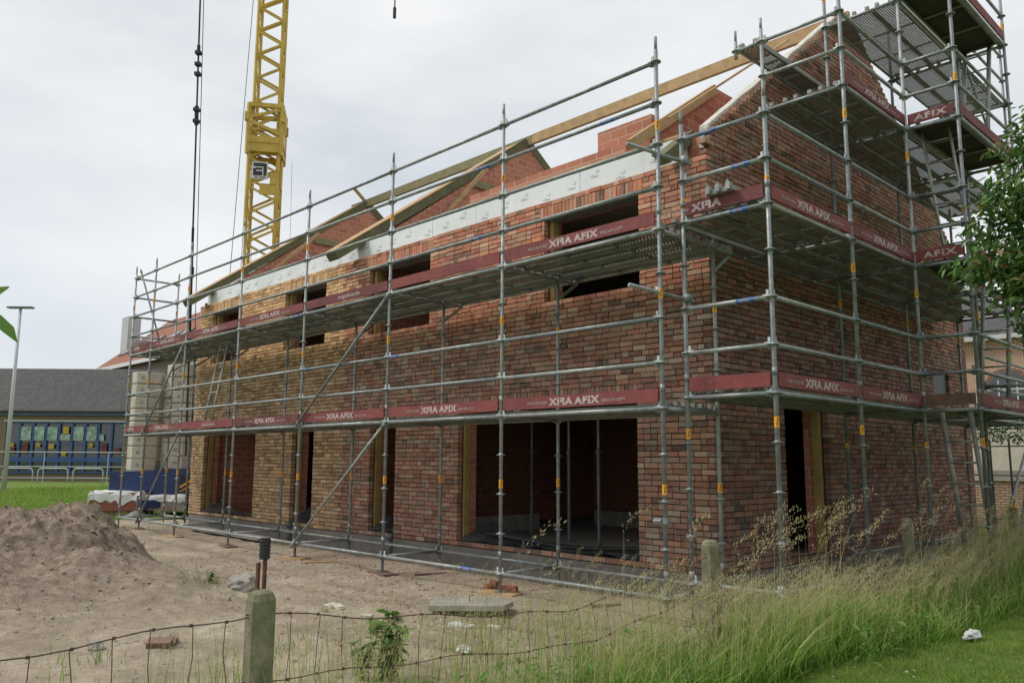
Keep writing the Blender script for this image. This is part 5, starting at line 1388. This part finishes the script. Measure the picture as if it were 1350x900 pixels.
for e in ends:
    st = tb + Vector((0, -.05, max(1.9, min(4.6, e.z-tb.z-.9+rng.uniform(-.2, .2)))))
    mid = (st+e)/2 + Vector((0, 0, .22)); q1 = st.lerp(mid, .6); pts = [st, q1, mid, mid.lerp(e, .55)+Vector((0, 0, .06)), e]
    mb.path(pts, [.03, .022, .015, .009, .003], 6)
    for q in range(330):
        t_ = 1.03-.68*rng.random()**1.5
        if t_ < .5: base = pts[1].lerp(pts[2], (t_-.25)/.25*1.0 if t_ < .5 else 1)
        elif t_ < .75: base = pts[2].lerp(pts[3], (t_-.5)/.25)
        else: base = pts[3].lerp(pts[4], (t_-.75)/.25)
        b_ = base + Vector(rng.normal(0, .095, 3)) + Vector((0, 0, -.02))
        dirv = (e-st).normalized()*.5 + Vector(rng.normal(0, .55, 3)) + Vector((0, 0, -.55))
        Cs.append(tuple(b_)); Ds.append(tuple(dirv)); Sz.append(rng.uniform(.07, .125))
mb.build('limbs', M_BARK, ct)
leaves('crown', Cs, Ds, Sz, M_CHERRY, ct, .3, .46)

# ------------------------------------------------------------------ camera
cam = bpy.data.cameras.new('camera'); co = bpy.data.objects.new('camera', cam); COL.objects.link(co)
yaw, pitch, roll = R(45.9858), R(8.2783), R(.3463)
f = Vector((math.sin(-yaw)*math.cos(pitch), math.cos(yaw)*math.cos(pitch), math.sin(pitch)))
r_ = f.cross(Vector((0, 0, 1))).normalized(); u_ = r_.cross(f)
r2 = r_*math.cos(roll)+u_*math.sin(roll); u2 = -r_*math.sin(roll)+u_*math.cos(roll)
Mc = Matrix((r2, u2, -f)).transposed().to_4x4(); Mc.translation = Vector((5.2796, -7.3905, 1.6738))
co.matrix_world = Mc; cam.sensor_width = 36; cam.lens = 1081.166/1350*36; cam.clip_end = 3000; cam.clip_start = .05
scene.camera = co

# ------------------------------------------------------------------ light
SE, SA = R(52), R(205)      # sun elevation; azimuth measured for the lamp vector below
w = bpy.data.worlds.new('World'); scene.world = w; w.use_nodes = True; nt = w.node_tree; nt.nodes.clear()
out = nt.nodes.new('ShaderNodeOutputWorld'); bg = nt.nodes.new('ShaderNodeBackground'); bg2 = nt.nodes.new('ShaderNodeBackground')
sky = nt.nodes.new('ShaderNodeTexSky'); sky.sky_type = 'NISHITA'; sky.sun_disc = False; sky.sun_elevation = SE; sky.sun_rotation = SA; sky.air_density = 1.; sky.dust_density = 3.
nt.links.new(sky.outputs[0], bg.inputs[0]); bg.inputs[1].default_value = .09
tc = nt.nodes.new('ShaderNodeTexCoord'); vec = tc.outputs['Generated']
mp_ = nt.nodes.new('ShaderNodeMapping'); mp_.inputs['Scale'].default_value = (1, 1, 2.6); nt.links.new(vec, mp_.inputs[0])
n1 = noisetex(nt, mp_.outputs[0], 2.2, 5, .5); n2 = noisetex(nt, mp_.outputs[0], 7, 5, .55)
sep = nt.nodes.new('ShaderNodeSeparateXYZ'); nt.links.new(vec, sep.inputs[0])
cc = ramp(nt, n1, [(.30, (.52, .56, .61)), (.46, (.655, .68, .705)), (.64, (.79, .795, .80))])
cc = mix(nt, maprange(nt, n2, .55, .75, 0, .30), cc, (.83, .832, .835))
# lower-left of the view is bluer (thinner cloud towards -x at the horizon)
hb = mth(nt, 'MULTIPLY', maprange(nt, sep.outputs[0], -.80, -1., 0., .55), maprange(nt, sep.outputs[2], .45, .05, 0., 1.))
cc = mix(nt, hb, cc, (.55, .63, .70))
nt.links.new(cc, bg2.inputs[0]); bg2.inputs[1].default_value = 1.25
mx = nt.nodes.new('ShaderNodeMixShader'); mx.inputs[0].default_value = .93
nt.links.new(bg.outputs[0], mx.inputs[1]); nt.links.new(bg2.outputs[0], mx.inputs[2]); nt.links.new(mx.outputs[0], out.inputs[0])
sun = bpy.data.lights.new('sun', 'SUN'); sun.energy = 2.3; sun.angle = R(16); sun.color = (1, .95, .88)
so = bpy.data.objects.new('sun', sun); COL.objects.link(so)
sd = Vector((-.62, -.60, 1.15)).normalized()        # towards the sun: behind and left of the camera
so.rotation_euler = sd.to_track_quat('Z', 'Y').to_euler()
sky.sun_elevation = math.asin(sd.z); sky.sun_rotation = math.atan2(sd.x, sd.y)
scene.view_settings.view_transform = 'Standard'; scene.view_settings.look = 'None'; scene.view_settings.exposure = 0
try: scene.cycles.transparent_max_bounces = 16
except Exception: pass
